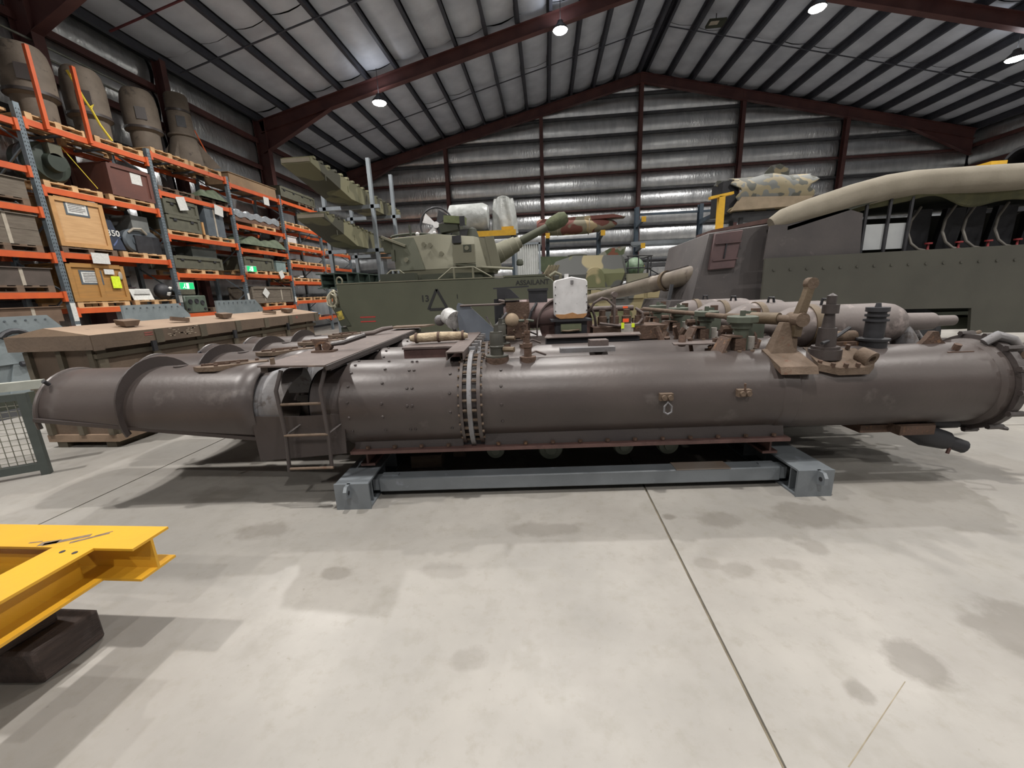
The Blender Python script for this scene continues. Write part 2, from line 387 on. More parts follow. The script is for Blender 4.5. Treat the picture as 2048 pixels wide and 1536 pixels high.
# ================================================================ quadruple tube launcher
M_TUBE = mat('weathered_tube_paint', '#4c4441', '#403937', .4, .12, sc1=1.6, bump=.05, bsc=30, spots='#544d4a', spot_sc=3.2, spot_at=.6)
M_TUBED = mat('dark_tube_paint', '#373130', '#3f3836', .46, .05, sc1=2.2, bump=.1, bsc=40)
M_TUBEG = mat('bare_grey_metal', '#77777a', '#66615f', .6, .1, sc1=5, bump=.12, bsc=40, spots='#534c49', spot_sc=7, spot_at=.56)
M_PLATE = mat('brown_deck_plate', '#5f5450', '#544945', .6, .05, sc1=3, bump=.1, bsc=60, spots='#7c6c62', spot_sc=8, spot_at=.6)
M_RUST = mat('rusty_iron', '#564237', '#463529', .8, sc1=9, bump=.3, bsc=50, spots='#74563f', spot_sc=16, spot_at=.58)
M_RUSTP = mat('pinkish_rust', '#655547', '#544538', .8, sc1=9, bump=.25, bsc=50, spots='#5a3f30', spot_sc=14, spot_at=.6)
M_GREEN = mat('grey_green_paint', '#50564a', '#464b40', .6, sc1=7, spots='#4b423a', spot_sc=14, spot_at=.6)
M_BRASS = mat('dull_brass', '#675846', '#564938', .6, .15, sc1=9, bump=.15)
M_BLACKM = mat('blackened_steel', '#333337', '#28282b', .55, .2, sc1=6)
M_REDP = mat('faded_red_primer', '#59403b', '#4c3733', .7, sc1=6, bump=.15, spots='#4a3430', spot_sc=12, spot_at=.58)
M_FLASK = mat('flask_paint', '#6e6562', '#605855', .58, .03, sc1=2.6, bump=.08, bsc=40, spots='#8d827e', spot_sc=4, spot_at=.58)
M_WHITE = mat('white_painted_box', '#c9c8c8', '#b9b8b8', .55, sc1=8, spots='#a6a3a2', spot_sc=26, spot_at=.62)
TH = 4.0
def SNW(s, n, z=0.):     # launcher axes -> world
    c, q = math.cos(rad(TH)), math.sin(rad(TH)); return Vector((s*c-n*q, s*q+n*c, z))
NB = 4.1                 # launcher base line
LA = thing('torpedo_launcher', 'rusty brown launcher of four long torpedo tubes resting on a grey steel frame', 'torpedo launcher', SNW(0, NB), TH)
TN = [3.0-NB+.72*j for j in range(4)]; TZ = .70
def bolts(mb, cx, y, z, r, n, size=.012, ln=.02, a0=0., dirx=(1,0,0)):
    for i in range(n):
        t = 2*math.pi*i/n+a0; p = Vector((cx, y+r*math.cos(t), z+r*math.sin(t)))
        mb.cyl(p-Vector(dirx)*ln, p+Vector(dirx)*ln, size, n=6)
def rivet_row(mb, s, y, z, r, angs, size=.013):
    for a in angs:
        t = rad(a); p = Vector((s, y-r*math.cos(t), z+r*math.sin(t))); d = Vector((0, -math.cos(t), math.sin(t)))
        mb.cyl(p-d*.004, p+d*.009, size, size*.6, n=8)
def make_tube(j):
    y = TN[j]
    A = (0, y, TZ); B = (1, y, TZ)
    tb = MB(); pr = [(-.30,.30),(1.82,.30),(1.83,.306),(1.93,.306),(1.94,.30),(3.28,.30),(3.30,.325),(3.34,.325),(3.34,.28)]
    tb.lathe(A, B, pr, 48)
    tube = tb.obj('launch_tube', M_TUBE, LA, ang=30)
    # rear section, riveted
    MB().lathe(A, B, [(-1.28,.30),(-1.285,.322),(-1.27,.325),(-.42,.325),(-.42,.31)], 48).obj('riveted_section', M_TUBE, tube, ang=30)
    rv = MB()
    for s, an in ((-1.22, (-25,-5,15,35,55,72,86)), (-.98, (-25,-5,12,38,60,80)), (-.80, (-25,8,30,56,76)), (-.765, (-25,8,30,56,76)), (-.50, (-25,-2,22,48,70))):
        rivet_row(rv, s, y, TZ, .325, an)
    for s, an in ((-.14, (-20,5,30,55,78)),): rivet_row(rv, s, y, TZ, .30, an)
    rv.obj('rivets', M_TUBED, tube, kind='stuff')
    # bolted joint: three rings and their bolts
    for k, (s0, s1, r) in enumerate(((-.43, -.41, .352), (-.375, -.345, .372), (-.31, -.285, .352))):
        MB().lathe(A, B, [(s0,.295),(s0,r),(s1,r),(s1,.295)], 48).obj('joint_flange', M_TUBE if k != 1 else M_TUBEG, tube, ang=30)
    MB().lathe(A, B, [(-.43,.312),(-.28,.312)], 40).obj('joint_collar', M_TUBED, tube)
    bt = MB(); bolts(bt, -.36, y, TZ, .335, 30, .011, .05); bolts(bt, -.43, y, TZ, .338, 30, .010, .014, .1); bolts(bt, -.285, y, TZ, .338, 30, .010, .014, .1)
    bt.obj('joint_bolts', M_RUSTP, tube, kind='stuff')
    # inner sleeve in the gap and its dark throat
    MB().lathe(A, B, [(-1.52,.27),(-1.50,.285),(-1.27,.30)], 40).obj('throat_cone', M_TUBED, tube)
    MB().lathe(A, B, [(-1.53,.0),(-1.53,.27)], 32).obj('throat_shade_disc', M_BLACKM, tube)  # black disc painted in for the shade inside the open tube
    def fn(u, v):
        w = rad(-75+150*v+15)      # front to top to back
        e = -1.60-.14*abs(math.sin(w))-.02
        s = -1.98+(e+1.98)*u
        return (s, y-.285*math.cos(rad(180*v-5)), TZ+.285*math.sin(rad(180*v-5)))
    MB().grid(fn, 6, 28).obj('sleeve_edge', M_TUBEG, tube)
    # hood: upper shell reaching out to the mouth, lower edge cut on a slant
    def hood(r, s0, s1):
        m = MB(); nu = 10; nv = 36
        def g(u, v):
            s = s0+(s1-s0)*u
            low = -rad(-3+43*(s-s0)/(s1-s0))
            t = low+(math.pi-2*low)*v
            return (s, y-r*math.cos(t), TZ+.02+r*math.sin(t))
        m.grid(g, nu, nv); return m
    h = hood(.318, -3.47, -1.9); h.v += []
    hs = h.obj('hood_shell', M_TUBE, tube, ang=30)
    md = hs.modifiers.new('thick', 'SOLIDIFY'); md.thickness = .014; md.offset = -1
    m = MB()
    for i in range(1):
        pts = []
        for k in range(31):
            t = rad(-10)+(math.pi+rad(20))*k/30; pts.append((-3.47, y-.318*math.cos(t), TZ+.02+.318*math.sin(t)))
        m.path(pts, .016, 8)
    m.obj('mouth_bead', M_TUBE, tube)
    # lower runner rails of the hood
    for sd in (-1, 1):
        a0, a1 = rad(3), rad(-42)
        MB().bar((-3.47, y+sd*.328*math.cos(a0), TZ+.02+.315*math.sin(a0)), (-1.86, y+sd*.30*math.cos(a1)+sd*.03, TZ+.02+.318*math.sin(a1)), .03, .026).obj('hood_rail', M_TUBED, tube)
    # flat cheek plates beside the gap
    for sd in (-1, 1):
        MB().prism([(-1.92, .36), (-1.28, .40), (-1.26, .70), (-1.60, .69), (-1.93, .70)], 'y', y+sd*.30-.006, y+sd*.30+.006).obj('cheek_plate', M_TUBED, tube)
    # arched stiffening fin
    f = MB(); n = 26; vs = []
    for k in range(n+1):
        t = rad(-22)+rad(225)*k/n
        if t > rad(185): t = rad(185)
        sl = -2.78+.10*math.cos(t-rad(90))*0 - .10*(-math.cos(t))*-1*.6
        for r, dx in ((.318, 0), (.318+.085*min(1, max(.5, math.sin(max(0, t+rad(22))))), 0)):
            for th_ in (-.006, .006): vs.append((sl+th_, y-r*math.cos(t), TZ+.02+r*math.sin(t)))
    fs = []
    for k in range(n):
        o, q = 4*k, 4*k+4
        fs += [(o, q, q+1, o+1), (o+2, o+3, q+3, q+2), (o, o+2, q+2, q), (o+1, q+1, q+3, o+3)]
    f.add(vs, fs); f.obj('arched_fin', M_TUBED, tube)
    # sight plates on the hood crown
    zt = TZ+.338
    p = MB(); p.prism([(-2.42, y-.12), (-2.36, y-.16), (-2.24, y-.16), (-1.98, y+.06), (-2.0, y+.12), (-2.08, y+.14), (-2.38, y+.0)], 'z', zt-.028, zt+.006).obj('pivot_plate', M_RUSTP, tube)
    p = MB(); p.box((-2.28, y-.06, zt+.014), (.16,.03,.012), (0,0,18)); p.box((-2.2, y-.02, zt+.02), (.22,.022,.016), (0,0,24)); p.obj('pivot_link', M_RUST, tube)
    p = MB()
    for (a, b) in ((-2.36,-.1), (-2.3,-.02), (-2.2,.06), (-2.08,.1), (-2.14,-.03), (-2.24,-.13)): p.cyl((a, y+b, zt-.0), (a, y+b, zt+.022), .014, n=6)
    p.obj('plate_bolts', M_RUST, tube, kind='stuff')
    p = MB(); p.bb(-2.72, -2.46, y-.06, y+.02, zt-.03, zt-.008).cyl((-2.6, y-.02, zt-.02), (-2.6, y-.02, zt+.004), .045, n=12).obj('vent_plate', M_TUBED, tube)
    MB().bb(-3.03, -2.92, y-.07, y-.01, zt-.03, zt-.008).obj('vent_plate', M_TUBED, tube)
    MB().cyl((-3.42, y-.22, TZ+.27), (-3.42, y-.25, TZ+.30), .014, n=8).obj('stop_lug', M_BLACKM, tube)
    # rear door end
    d = MB().lathe(A, B, [(3.34,.30),(3.35,.355),(3.40,.355),(3.41,.33),(3.43,.33),(3.44,.29),(3.47,.16),(3.48,0)], 40).obj('rear_door', M_TUBED, tube, ang=30)
    g = MB(); bolts(g, 3.385, y, TZ, .362, 14, .02, .05); g.obj('door_clamps', M_TUBED, tube, kind='stuff')
    g = MB(); g.path([(3.30, y-.12, TZ+.31), (3.36, y-.14, TZ+.36), (3.44, y-.16, TZ+.33), (3.5, y-.2, TZ+.24)], [.03,.035,.035,.02], 10)
    g.obj('door_hinge', M_TUBEG, tube)
    g = MB(); g.path([(3.42, y-.26, TZ+.24), (3.55, y-.3, TZ+.22), (3.95, y-.22, TZ+.30)], [.025,.022,.017], 8); g.obj('door_handle', M_RUSTP, tube)
    MB().path([(3.44, y-.12, TZ-.31), (3.56, y-.16, TZ-.33), (3.6, y-.1, TZ-.33), (3.5, y-.02, TZ-.31)], .014, 6).obj('door_loop', M_TUBED, tube)
    return tube
TUBES = [make_tube(j) for j in range(4)]
# drain gear under the near tube's rear end
y = TN[0]; z0 = TZ-.3
p = MB(); p.bb(2.55, 3.1, y-.1, y+.1, z0-.05, z0+.01).bb(2.75, 3.0, y-.2, y-.08, z0-.04, z0+.03); p.obj('drain_bracket', M_RUST, TUBES[0])
p = MB(); p.path([(2.92, y-.05, z0-.0), (3.05, y-.08, z0-.09), (3.2, y-.1, z0-.13)], [.09,.085,.07], 12); p.path([(3.12, y-.1, z0-.10), (3.3, y-.14, z0-.17)], [.05,.05], 12); p.cyl((3.0,y,z0-.02),(3.3,y-.05,z0+.0),.05,n=12); p.obj('drain_valve', M_BLACKM, TUBES[0])
MB().cyl((3.2, y-.14, z0-.17), (3.19, y-.14, z0-.22), .012, n=6).obj('drain_tap', M_REDP, TUBES[0])
# shackle fittings on the near tube's flank
for k, (s, zz) in enumerate(((1.0, .745), (1.53, .755))):
    yy = y-.30
    p = MB(); p.bb(s-.045, s+.045, yy-.03, yy+.03, zz-.025, zz+.025).cyl((s-.02, yy-.05, zz), (s-.02, yy, zz), .018, n=10).cyl((s+.022, yy-.05, zz), (s+.022, yy, zz), .018, n=10).obj('shackle_bracket', M_RUSTP, TUBES[0])
    if k == 0: MB().path([(s+.005, yy-.04, zz-.03), (s-.02, yy-.045, zz-.06), (s-.02, yy-.045, zz-.1), (s+.005, yy-.045, zz-.115), (s+.03, yy-.045, zz-.1), (s+.03, yy-.045, zz-.06)], .007, 6, True).obj('shackle', M_TUBEG, TUBES[0])
    else: MB().cyl((s, yy-.03, zz), (s-.005, yy-.03, zz+.07), .008, n=6).obj('shackle_pin', M_RUST, TUBES[0])

# saddle, base girders and rollers under the tubes
ylo, yhi = TN[0]-.20, TN[3]+.25
p = MB(); 
for s0, s1 in ((-1.25, -.44), (-.28, 1.9)):
    g = MB(); g.prism([(ylo-.02, .395), (ylo+.02, .56), (TN[3]+.18, .56), (TN[3]+.22, .395)], 'x', s0, s1); g.obj('saddle', M_TUBED, LA)
    g = MB()
    k = s0+.1
    while k < s1: g.cyl((k, ylo-.035, .402), (k, ylo-.035, .42), .016, n=6); k += .2
    g.obj('saddle_bolts', M_RUST, LA, kind='stuff')
MB().bb(-1.27, 1.92, ylo-.07, yhi, .372, .396).obj('base_plate', M_REDP, LA)
MB().bb(-.46, -.26, ylo, yhi-.1, .396, .52).obj('saddle_gap_plate', M_BLACKM, LA)
for yy in (ylo+.42, yhi-.3):
    ibeam(MB(), (-1.25, yy, .29), (1.9, yy, .29), .16, .12).obj('base_girder', M_REDP, LA)
for s in (-1.2, -.5, .55, 1.86):
    ibeam(MB(), (s, ylo+(.05 if abs(s) > 1 else .3), .30), (s, yhi-.1, .30), .14, .11).obj('cross_girder', M_REDP, LA)
for s, r in ((-.22, .075), (.22, .1), (1.15, .085), (.8, .08)):
    g = MB(); g.bb(s-.05, s-.03, ylo+.18, ylo+.28, .28, .37).bb(s+.03, s+.05, ylo+.18, ylo+.28, .28, .37); o = g.obj('roller_bracket', M_GREEN, LA)
    MB().lathe((s, ylo+.16, .27), (s, ylo+1, .27), [(0,0),(0,r*.45),(.015,r*.5),(.02,r*.9),(.04,r),(.1,r),(.12,r*.8),(.12,0)], 20).obj('roller', M_GREEN, o)
MB().lathe((.3, TN[1]+.36, .22), (.3, TN[1]+.36, 1), [(0,0),(0,.55),(.12,.55),(.12,.4),(.17,.4)], 40).obj('turntable_ring', M_REDP, LA)

# boarding ladder
ld = MB().path([(-1.64, TN[0]-.33, 1.03), (-1.665, TN[0]-.385, .9), (-1.66, TN[0]-.37, .55), (-1.685, TN[0]-.36, .30)], .014, 8).path([(-1.335, TN[0]-.33, 1.03), (-1.36, TN[0]-.385, .9), (-1.36, TN[0]-.37, .55), (-1.375, TN[0]-.36, .31)], .014, 8).obj('ladder_stiles', M_TUBED, LA)
for zz in (.80, .575, .325): MB().cyl((-1.665, TN[0]-.378, zz), (-1.355, TN[0]-.378, zz), .01, n=8).obj('ladder_rung', M_RUSTP, ld)
for s in (-1.66, -1.36): MB().cyl((s, TN[0]-.37, .575), (s+.12, TN[0]-.26, .66), .008, n=6).obj('ladder_stay', M_TUBED, ld)

# crossing platform over the hoods
zp = 1.062
MB().prism([(-1.80, TN[0]-.33), (-1.30, TN[0]-.40), (-1.33, TN[3]+.25), (-1.86, TN[3]+.25)], 'z', zp-.006, zp+.006).obj('platform_plate', M_PLATE, LA, label='flat brown steel walkway plate')
MB().bar((-1.29, TN[0]-.40, zp-.014), (-1.33, TN[3]+.25, zp-.014), .012, .03).obj('platform_edge', M_TUBED, LA)
MB().bb(-1.8, -1.75, TN[0]-.3, TN[3]+.2, zp-.05, zp-.006).obj('platform_bearer', M_TUBED, LA)
MB().bb(-1.36, -1.31, TN[0]-.3, TN[3]+.2, zp-.05, zp-.006).obj('platform_bearer', M_TUBED, LA)
# hand pump on the platform
hp = MB(); q = (-1.62, TN[0]+.28)
hp.bb(q[0]-.09, q[0]+.09, q[1]-.05, q[1]+.05, zp+.006, zp+.02).cyl((q[0]-.05, q[1], zp), (q[0]-.05, q[1], zp+.09), .026, n=10).cyl((q[0]+.03, q[1]-.03, zp+.05), (q[0]+.03, q[1]+.04, zp+.05), .035, n=12).box((q[0]-.02, q[1], zp+.09), (.1,.05,.04))
hp = hp.obj('hand_pump', M_RUST, LA)
MB().path([(q[0]+.03, q[1], zp+.06), (q[0]+.14, q[1]+.05, zp+.07), (q[0]+.31, q[1]+.12, zp+.12)], [.014,.02,.02], 8).obj('pump_handle', M_TUBED, hp)
# bent lever and lid lying on the far end of the platform
MB().path([(-1.78, TN[2]+.05, zp+.03), (-1.66, TN[2]+.12, zp+.035), (-1.6, TN[2]+.25, zp+.06), (-1.5, TN[2]+.32, zp+.07)], [.024,.026,.026,.02], 8).obj('bent_lever', M_PLATE, LA)
MB().prism([(-1.62, TN[3]-.1), (-1.2, TN[3]-.05), (-1.12, TN[3]+.2), (-1.62, TN[3]+.15)], 'z', zp+.03, zp+.05).obj('platform_lid', M_RUSTP, LA)
MB().cyl((-1.72, TN[0]-.28, zp), (-1.72, TN[0]-.28, zp+.05), .016, n=8).obj('platform_peg', M_RUSTP, LA)

# hatch cover with rolled canvas between the riveted sections
MB().prism([(-.98, TN[0]+.30), (-.62, TN[0]+.30), (-.52, TN[0]+.26), (-.40, TN[0]+.30), (-.38, TN[1]+.42), (-1.0, TN[1]+.55)], 'z', zp-.005, zp+.012).obj('hatch_cover', M_PLATE, LA)
MB().bb(-.97, -.42, TN[0]+.31, TN[0]+.325, zp-.1, zp-.005).obj('hatch_skirt', M_REDP, LA)
for dx in (-.9, -.7, -.5): pass
# cable trough across the tubes beside the joint
MB().prism([(-.53, zp+.03), (-.40, zp+.03), (-.40, zp-.03), (-.41, zp-.03), (-.41, zp+.02), (-.52, zp+.02), (-.52, zp-.03), (-.53, zp-.03)], 'y', TN[0]-.17, TN[3]+.2).obj('cable_trough', M_PLATE, LA)
ch = MB()
for k in range(11):
    s_ = -.47; ch.box((s_+.10, TN[0]+.10+.2*k, zp-.0), (.05,.03,.05))
ch.obj('trough_clips', M_TUBEG, LA, kind='stuff')
# walkway plates between tubes on the right half
MB().prism([(.24, TN[1]+.08), (1.15, TN[1]+.08), (1.2, TN[1]+.30), (.28, TN[1]+.36)], 'z', 1.045, 1.055).obj('walkway_plate', M_PLATE, LA)
MB().bb(.26, 1.15, TN[1]+.12, TN[1]+.26, .85, 1.03).obj('walkway_bearer', M_BLACKM, LA)
MB().prism([(1.27, TN[0]+.30), (1.9, TN[0]+.22), (1.85, TN[0]+.5), (1.3, TN[0]+.42)], 'z', 1.01, 1.02).obj('walkway_plate', M_PLATE, LA)
MB().bb(.62, .78, TN[1]-.22, TN[1]-.1, .98, 1.05).obj('stop_block', M_PLATE, LA)
MB().bb(.35, .82, TN[0]+.42, TN[0]+.5, .96, 1.0).obj('stop_block', M_TUBEG, LA)

# safety valves beside the joint, one pair on every tube
def safety_valves(j):
    y = TN[j]-.03; zt = TZ+.29
    v = MB().lathe((-.17, y, zt), (-.17, y, 9), [(-.02,.085),(.045,.085),(.045,.06),(.05,.05),(.1,.05),(.105,.055),(.115,.055),(.12,.05),(.20,.05),(.205,.047),(.22,.047),(.22,.02),(.25,.016),(.27,.016),(.27,0)], 20).obj('safety_valve', mat('dark_valve_bronze', '#45443d', '#3a3934', .5, .2, sc1=8), TUBES[j])
    MB().lathe((-.17, y, zt), (-.17, y, 9), [(-.02,.088),(.035,.088),(.035,.05)], 20).obj('valve_flange', M_RUST, TUBES[j])
    v = MB().lathe((.06, y-.02, zt), (.06, y-.02, 9), [(-.02,.06),(.03,.06),(.03,.028),(.10,.028),(.1,.036),(.13,.036),(.13,.018),(.2,.016),(.2,.022),(.22,.022),(.22,.008),(.28,.008),(.28,.014),(.3,.01),(.3,0)], 14).obj('vent_cock', M_RUST, TUBES[j])
    MB().cyl((-.12, y-.02, zt+.09), (-.04, y-.05, zt+.09), .02, n=8).obj('valve_cap', M_BRASS, TUBES[j])
    MB().path([(.0, y, zt+.02), (.12, y+.03, zt+.06), (.2, y+.1, zt+.02)], .009, 6).obj('valve_pipe', M_PLATE, TUBES[j])
for j in range(4): safety_valves(j)

# gear pedestals: angle bracket, spindle and toothed cap on every tube
def gear_pedestal(j, s):
    y = TN[j]+.06; zt = TZ+.30
    b = MB(); b.prism([(s-.14, y-.13), (s+.1, y-.13), (s+.2, y-.02), (s+.2, y+.06), (s-.1, y+.08)], 'z', zt-.03, zt-.012)
    b.hexa([(s-.14,y-.12,zt-.02),(s-.12,y-.12,zt-.02),(s-.12,y+.05,zt-.02),(s-.14,y+.05,zt-.02),(s-.08,y-.1,zt+.1),(s-.06,y-.1,zt+.1),(s-.06,y+.04,zt+.1),(s-.08,y+.04,zt+.1)])
    b.box((s-.02, y-.02, zt+.105), (.1,.12,.012)); b.bb(s-.02, s+.06, y-.08, y+.04, zt-.02, zt+.09)
    o = b.obj('gear_bracket', M_RUST, TUBES[j])
    MB().lathe((s+.06, y, zt), (s+.06, y, 9), [(.0,.05),(.15,.05),(.16,.07),(.2,.07),(.2,.05)], 14).obj('spindle_housing', M_GREEN, TUBES[j])
    MB().lathe((s+.06, y, zt), (s+.06, y, 9), [(.2,.1),(.205,.11),(.245,.11),(.25,.1),(.25,.02),(.29,.02),(.29,0)], 8).obj('geared_cap', M_GREEN, TUBES[j])
    g = MB()
    for (a, c) in ((-.1,-.1), (0,-.11), (.1,-.1), (.17,-.01), (.14,.03)): g.cyl((s+a, y+c, zt-.012), (s+a, y+c, zt+.006), .016, n=6)
    g.obj('bracket_bolts', M_RUSTP, TUBES[j], kind='stuff')
    MB().cyl((s+.14, y+.02, zt-.02), (s+.14, y+.02, zt+.09), .035, n=10).obj('wrapped_pipe', mat('pale_wrap', '#a9a49d', '#8d8780', .8, sc1=12), TUBES[j])
for j, s in ((0, 1.62), (1, 1.68), (2, 1.7), (3, 1.72)): gear_pedestal(j, s)

# firing lever bracket with the long cross shaft
y = TN[0]; zt = TZ+.28
lv = MB(); lv.hexa([(1.78,y-.30,zt-.11),(2.02,y-.32,zt-.11),(2.02,y-.05,zt-.0),(1.78,y-.05,zt-.0),(1.78,y-.28,zt-.06),(2.02,y-.30,zt-.06),(2.02,y-.05,zt+.03),(1.78,y-.05,zt+.03)])
lv.hexa([(1.80,y-.12,zt-.02),(1.99,y-.12,zt-.02),(1.99,y-.02,zt-.02),(1.80,y-.02,zt-.02),(1.91,y-.06,zt+.22),(2.02,y-.06,zt+.22),(2.02,y-.01,zt+.22),(1.91,y-.01,zt+.22)])
lv = lv.obj('lever_bracket', M_RUSTP, TUBES[0])
MB().path([(1.99, y-.08, zt+.12), (2.0, y-.08, zt+.26), (2.03, y-.09, zt+.40), (2.05, y-.09, zt+.50)], [.036,.04,.034,.034], 4).obj('firing_lever', M_BRASS, TUBES[0])
MB().cyl((2.0,y-.13,zt+.24),(2.0,y-.0,zt+.24),.05,n=14).obj('lever_boss', M_RUSTP, TUBES[0]); MB().cyl((2.05,y-.115,zt+.49),(2.05,y-.065,zt+.49),.04,n=14).obj('lever_boss', M_RUSTP, TUBES[0])
MB().cyl((1.98, y-.05, zt+.24), (1.74, y+.42, zt+.24), .03, .028, n=12).cyl((1.74, y+.42, zt+.24), (1.55, TN[3]-.1, zt+.24), .022, n=12).obj('cross_shaft', M_RUSTP, LA, label='pinkish cross shaft linking the tubes')
MB().cyl((1.94, y+.04, zt+.24), (1.84, y+.22, zt+.24), .045, n=14).obj('shaft_coupling', M_BRASS, LA)
# side charging valve with open port on the near tube
vv = MB(); vv.prism([(2.05,y-.26),(2.18,y-.29),(2.38,y-.29),(2.45,y-.24),(2.42,y-.1),(2.1,y-.02)], 'z', [zt-.10,zt-.13,zt-.13,zt-.1,zt-.03,zt+.0], [zt-.05,zt-.08,zt-.08,zt-.05,zt+.02,zt+.03])
vv = vv.obj('charging_valve', M_RUSTP, TUBES[0])
MB().lathe((2.37, y-.2, zt+.0), (2.42, y-.36, zt-.07), [(0,.05),(.06,.055),(.09,.055),(.09,.03),(.0,.03)], 16).obj('port_mouth', M_RUSTP, TUBES[0])
MB().lathe((2.18, y-.13, zt-.02), (2.18, y-.13, 9), [(-.02,.1),(.05,.1),(.05,.085),(.07,.085),(.07,.06),(.2,.055),(.2,.04),(.3,.03),(.3,.05),(.36,.05),(.36,.03),(.42,.03),(.44,0)], 18).obj('valve_spindle', M_TUBED, TUBES[0])
g = MB()
for (a, c, d) in ((2.07,-.24,-.06),(2.14,-.27,-.075),(2.22,-.28,-.08),(2.3,-.28,-.08),(2.42,-.17,-.0),(2.36,-.1,.02),(2.28,-.06,.035),(2.44,-.24,-.05)): g.cyl((a, y+c, zt+d), (a, y+c-.008, zt+d+.03), .015, n=6)
g.obj('valve_bolts', M_RUST, TUBES[0], kind='stuff')
MB().path([(2.1, y-.2, zt+.08), (2.2, y-.16, zt+.10), (2.42, y-.02, zt+.16)], .012, 6).obj('valve_wrench', M_BLACKM, TUBES[0])
# dark valve bottle, saddle strap and lug brackets
MB().lathe((2.62, y+.0, zt), (2.62, y+.0, 9), [(-.05,.085),(.06,.085),(.06,.1),(.075,.1),(.08,.06),(.2,.06),(.2,.075),(.215,.075),(.215,.055),(.23,.055),(.235,.07),(.25,.07),(.25,.055),(.265,.055),(.27,.07),(.3,.07),(.3,.02),(.33,.015),(.33,0)], 20).obj('relief_bottle', M_BLACKM, TUBES[0])
MB().bb(2.3, 2.55, y+.02, y+.07, zt-.0, zt+.05).obj('pipe_saddle', M_RUST, TUBES[0])
MB().path([(2.35, y+.1, zt+.08), (2.56, y+.1, zt+.08)], .045, 12).obj('pipe_cap', M_RUSTP, TUBES[0])
b = MB(); b.prism([(2.94, zt), (3.16, zt), (3.1, zt+.05), (3.07, zt+.11), (3.03, zt+.11), (2.99, zt+.05)], 'y', y-.02, y+.02); b.bb(2.92, 3.18, y-.07, y+.07, zt-.02, zt+.005); b.obj('lug_bracket', M_RUST, TUBES[0])
b = MB(); b.bb(3.02, 3.2, y-.16, y-.06, zt-.05, zt-.02).cyl((3.1,y-.12,zt-.03),(3.1,y-.14,zt+.03),.022,n=8).obj('lug_bracket', M_RUST, TUBES[0])
# air flasks between the tubes, each with its tail pipe and standpipe
for j in range(4):
    y = 3.4-NB+.72*j; zc = 1.12; r = .165
    fk = MB().lathe((2.02, y, zc), (9, y, zc), [(0,0),(0,.05),(.06,.055),(.08,.07),(.16,.12),(.24,.155),(.32,r),(.98,r),(1.05,.155),(1.1,.13),(1.14,.09),(1.17,.075),(1.4,.07),(1.42,.045),(1.58,.042),(1.62,.0)], 28).obj('air_flask', M_FLASK, LA)
    MB().lathe((2.40, y, zc), (9, y, zc), [(-.03,r+.002),(-.03,r+.012),(.03,r+.012),(.03,r+.002)], 28).obj('flask_strap', M_BRASS, fk)
    MB().path([(3.15, y, zc-.02), (3.2, y-.02, zc-.14), (3.28, y-.02, zc-.30)], [.07,.085,.1], 14).obj('standpipe', M_TUBEG, fk)
    MB().path([(2.5, y, zc+r), (2.5, y-.01, zc+r+.05), (2.55, y, zc+r+.05), (2.56, y, zc+r)], .012, 6).obj('flask_lug', M_BLACKM, fk)
    g = MB(); g.bb(1.86, 2.02, y-.06, y+.06, zc-.08, zc+.06).bb(1.78, 1.88, y-.09, y+.03, zc-.03, zc+.09).cyl((1.83,y-.12,zc+.03),(1.83,y+.08,zc+.03),.035,n=8).cyl((1.93,y,zc-.3),(1.93,y,zc-.05),.05,n=12).bb(1.9,1.96,y-.03,y+.03,zc+.06,zc+.14)
    g.obj('stop_valve', M_GREEN, fk)
    g = MB(); g.cyl((1.8, y-.1, zc+.02), (1.8, y-.16, zc+.02), .04, n=8).cyl((1.7, y, zc+.0), (1.8, y, zc+.0), .03, n=8).bb(1.94,2.0,y-.02,y+.02,zc+.1,zc+.16).cyl((1.84,y+.02,zc-.25),(1.84,y+.02,zc+.12),.02,n=8)
    g.obj('valve_fittings', M_RUST, fk)
    MB().path([(2.0, y-.1, zc-.2), (2.2, y-.14, zc-.24), (2.5, y-.12, zc-.1)], .012, 6).obj('copper_pipe', M_PLATE, fk)

# training motor, gear case and sighting box in the middle
y = .45; 
mo = MB().lathe((-.16, y, 1.24), (9, y, 1.24), [(0,0),(0,.15),(.02,.16),(.6,.16),(.62,.15),(.62,0)], 28).obj('training_motor', mat('pink_grey_motor', '#7a6664', '#6b5856', .6, sc1=4, spots='#5a4743', spot_sc=9, spot_at=.6), LA)
MB().bb(-.13, .12, y-.2, y-.1, 1.0, 1.38).obj('motor_end_box', M_RUST, mo)
b = MB(); b.bb(.12, .32, y-.1, y+.08, 1.36, 1.50).bb(.11, .33, y-.11, y+.09, 1.49, 1.515); b.obj('junction_box', M_BLACKM, mo)
MB().path([(.2, y-.12, 1.36), (.14, y-.22, 1.28), (.08, y-.24, 1.1), (.05, y-.2, 1.0)], .014, 8).obj('motor_hose', M_BLACKM, mo)
ga = MB(); pts = []
for k in range(17):
    t = rad(180*k/16); pts.append((.52+.32*math.cos(t), y-.12, 1.12+.30*math.sin(t)))
pts = [(.84, y-.12, .98)]+pts+[(.2, y-.12, .98)]
for k in range(len(pts)-1): ga.bar(pts[k], pts[k+1], .10, .014, up=(0,0,1) if abs(pts[k][0]-pts[k+1][0]) > .02 else (1,0,0))
ga.obj('belt_guard', M_PLATE, LA)
MB().lathe((.52, y-.1, 1.12), (.52, y+9, 1.12), [(0,0),(0,.29),(.03,.29),(.03,0)], 32).obj('belt_wheel', M_REDP, LA)
w = MB(); w.prism([(.37,1.25),(.38,1.225),(.42,1.205),(.66,1.205),(.69,1.225),(.70,1.25),(.70,1.56),(.685,1.585),(.54,1.615),(.385,1.585),(.37,1.56)], 'y', y-.42, y-.26)
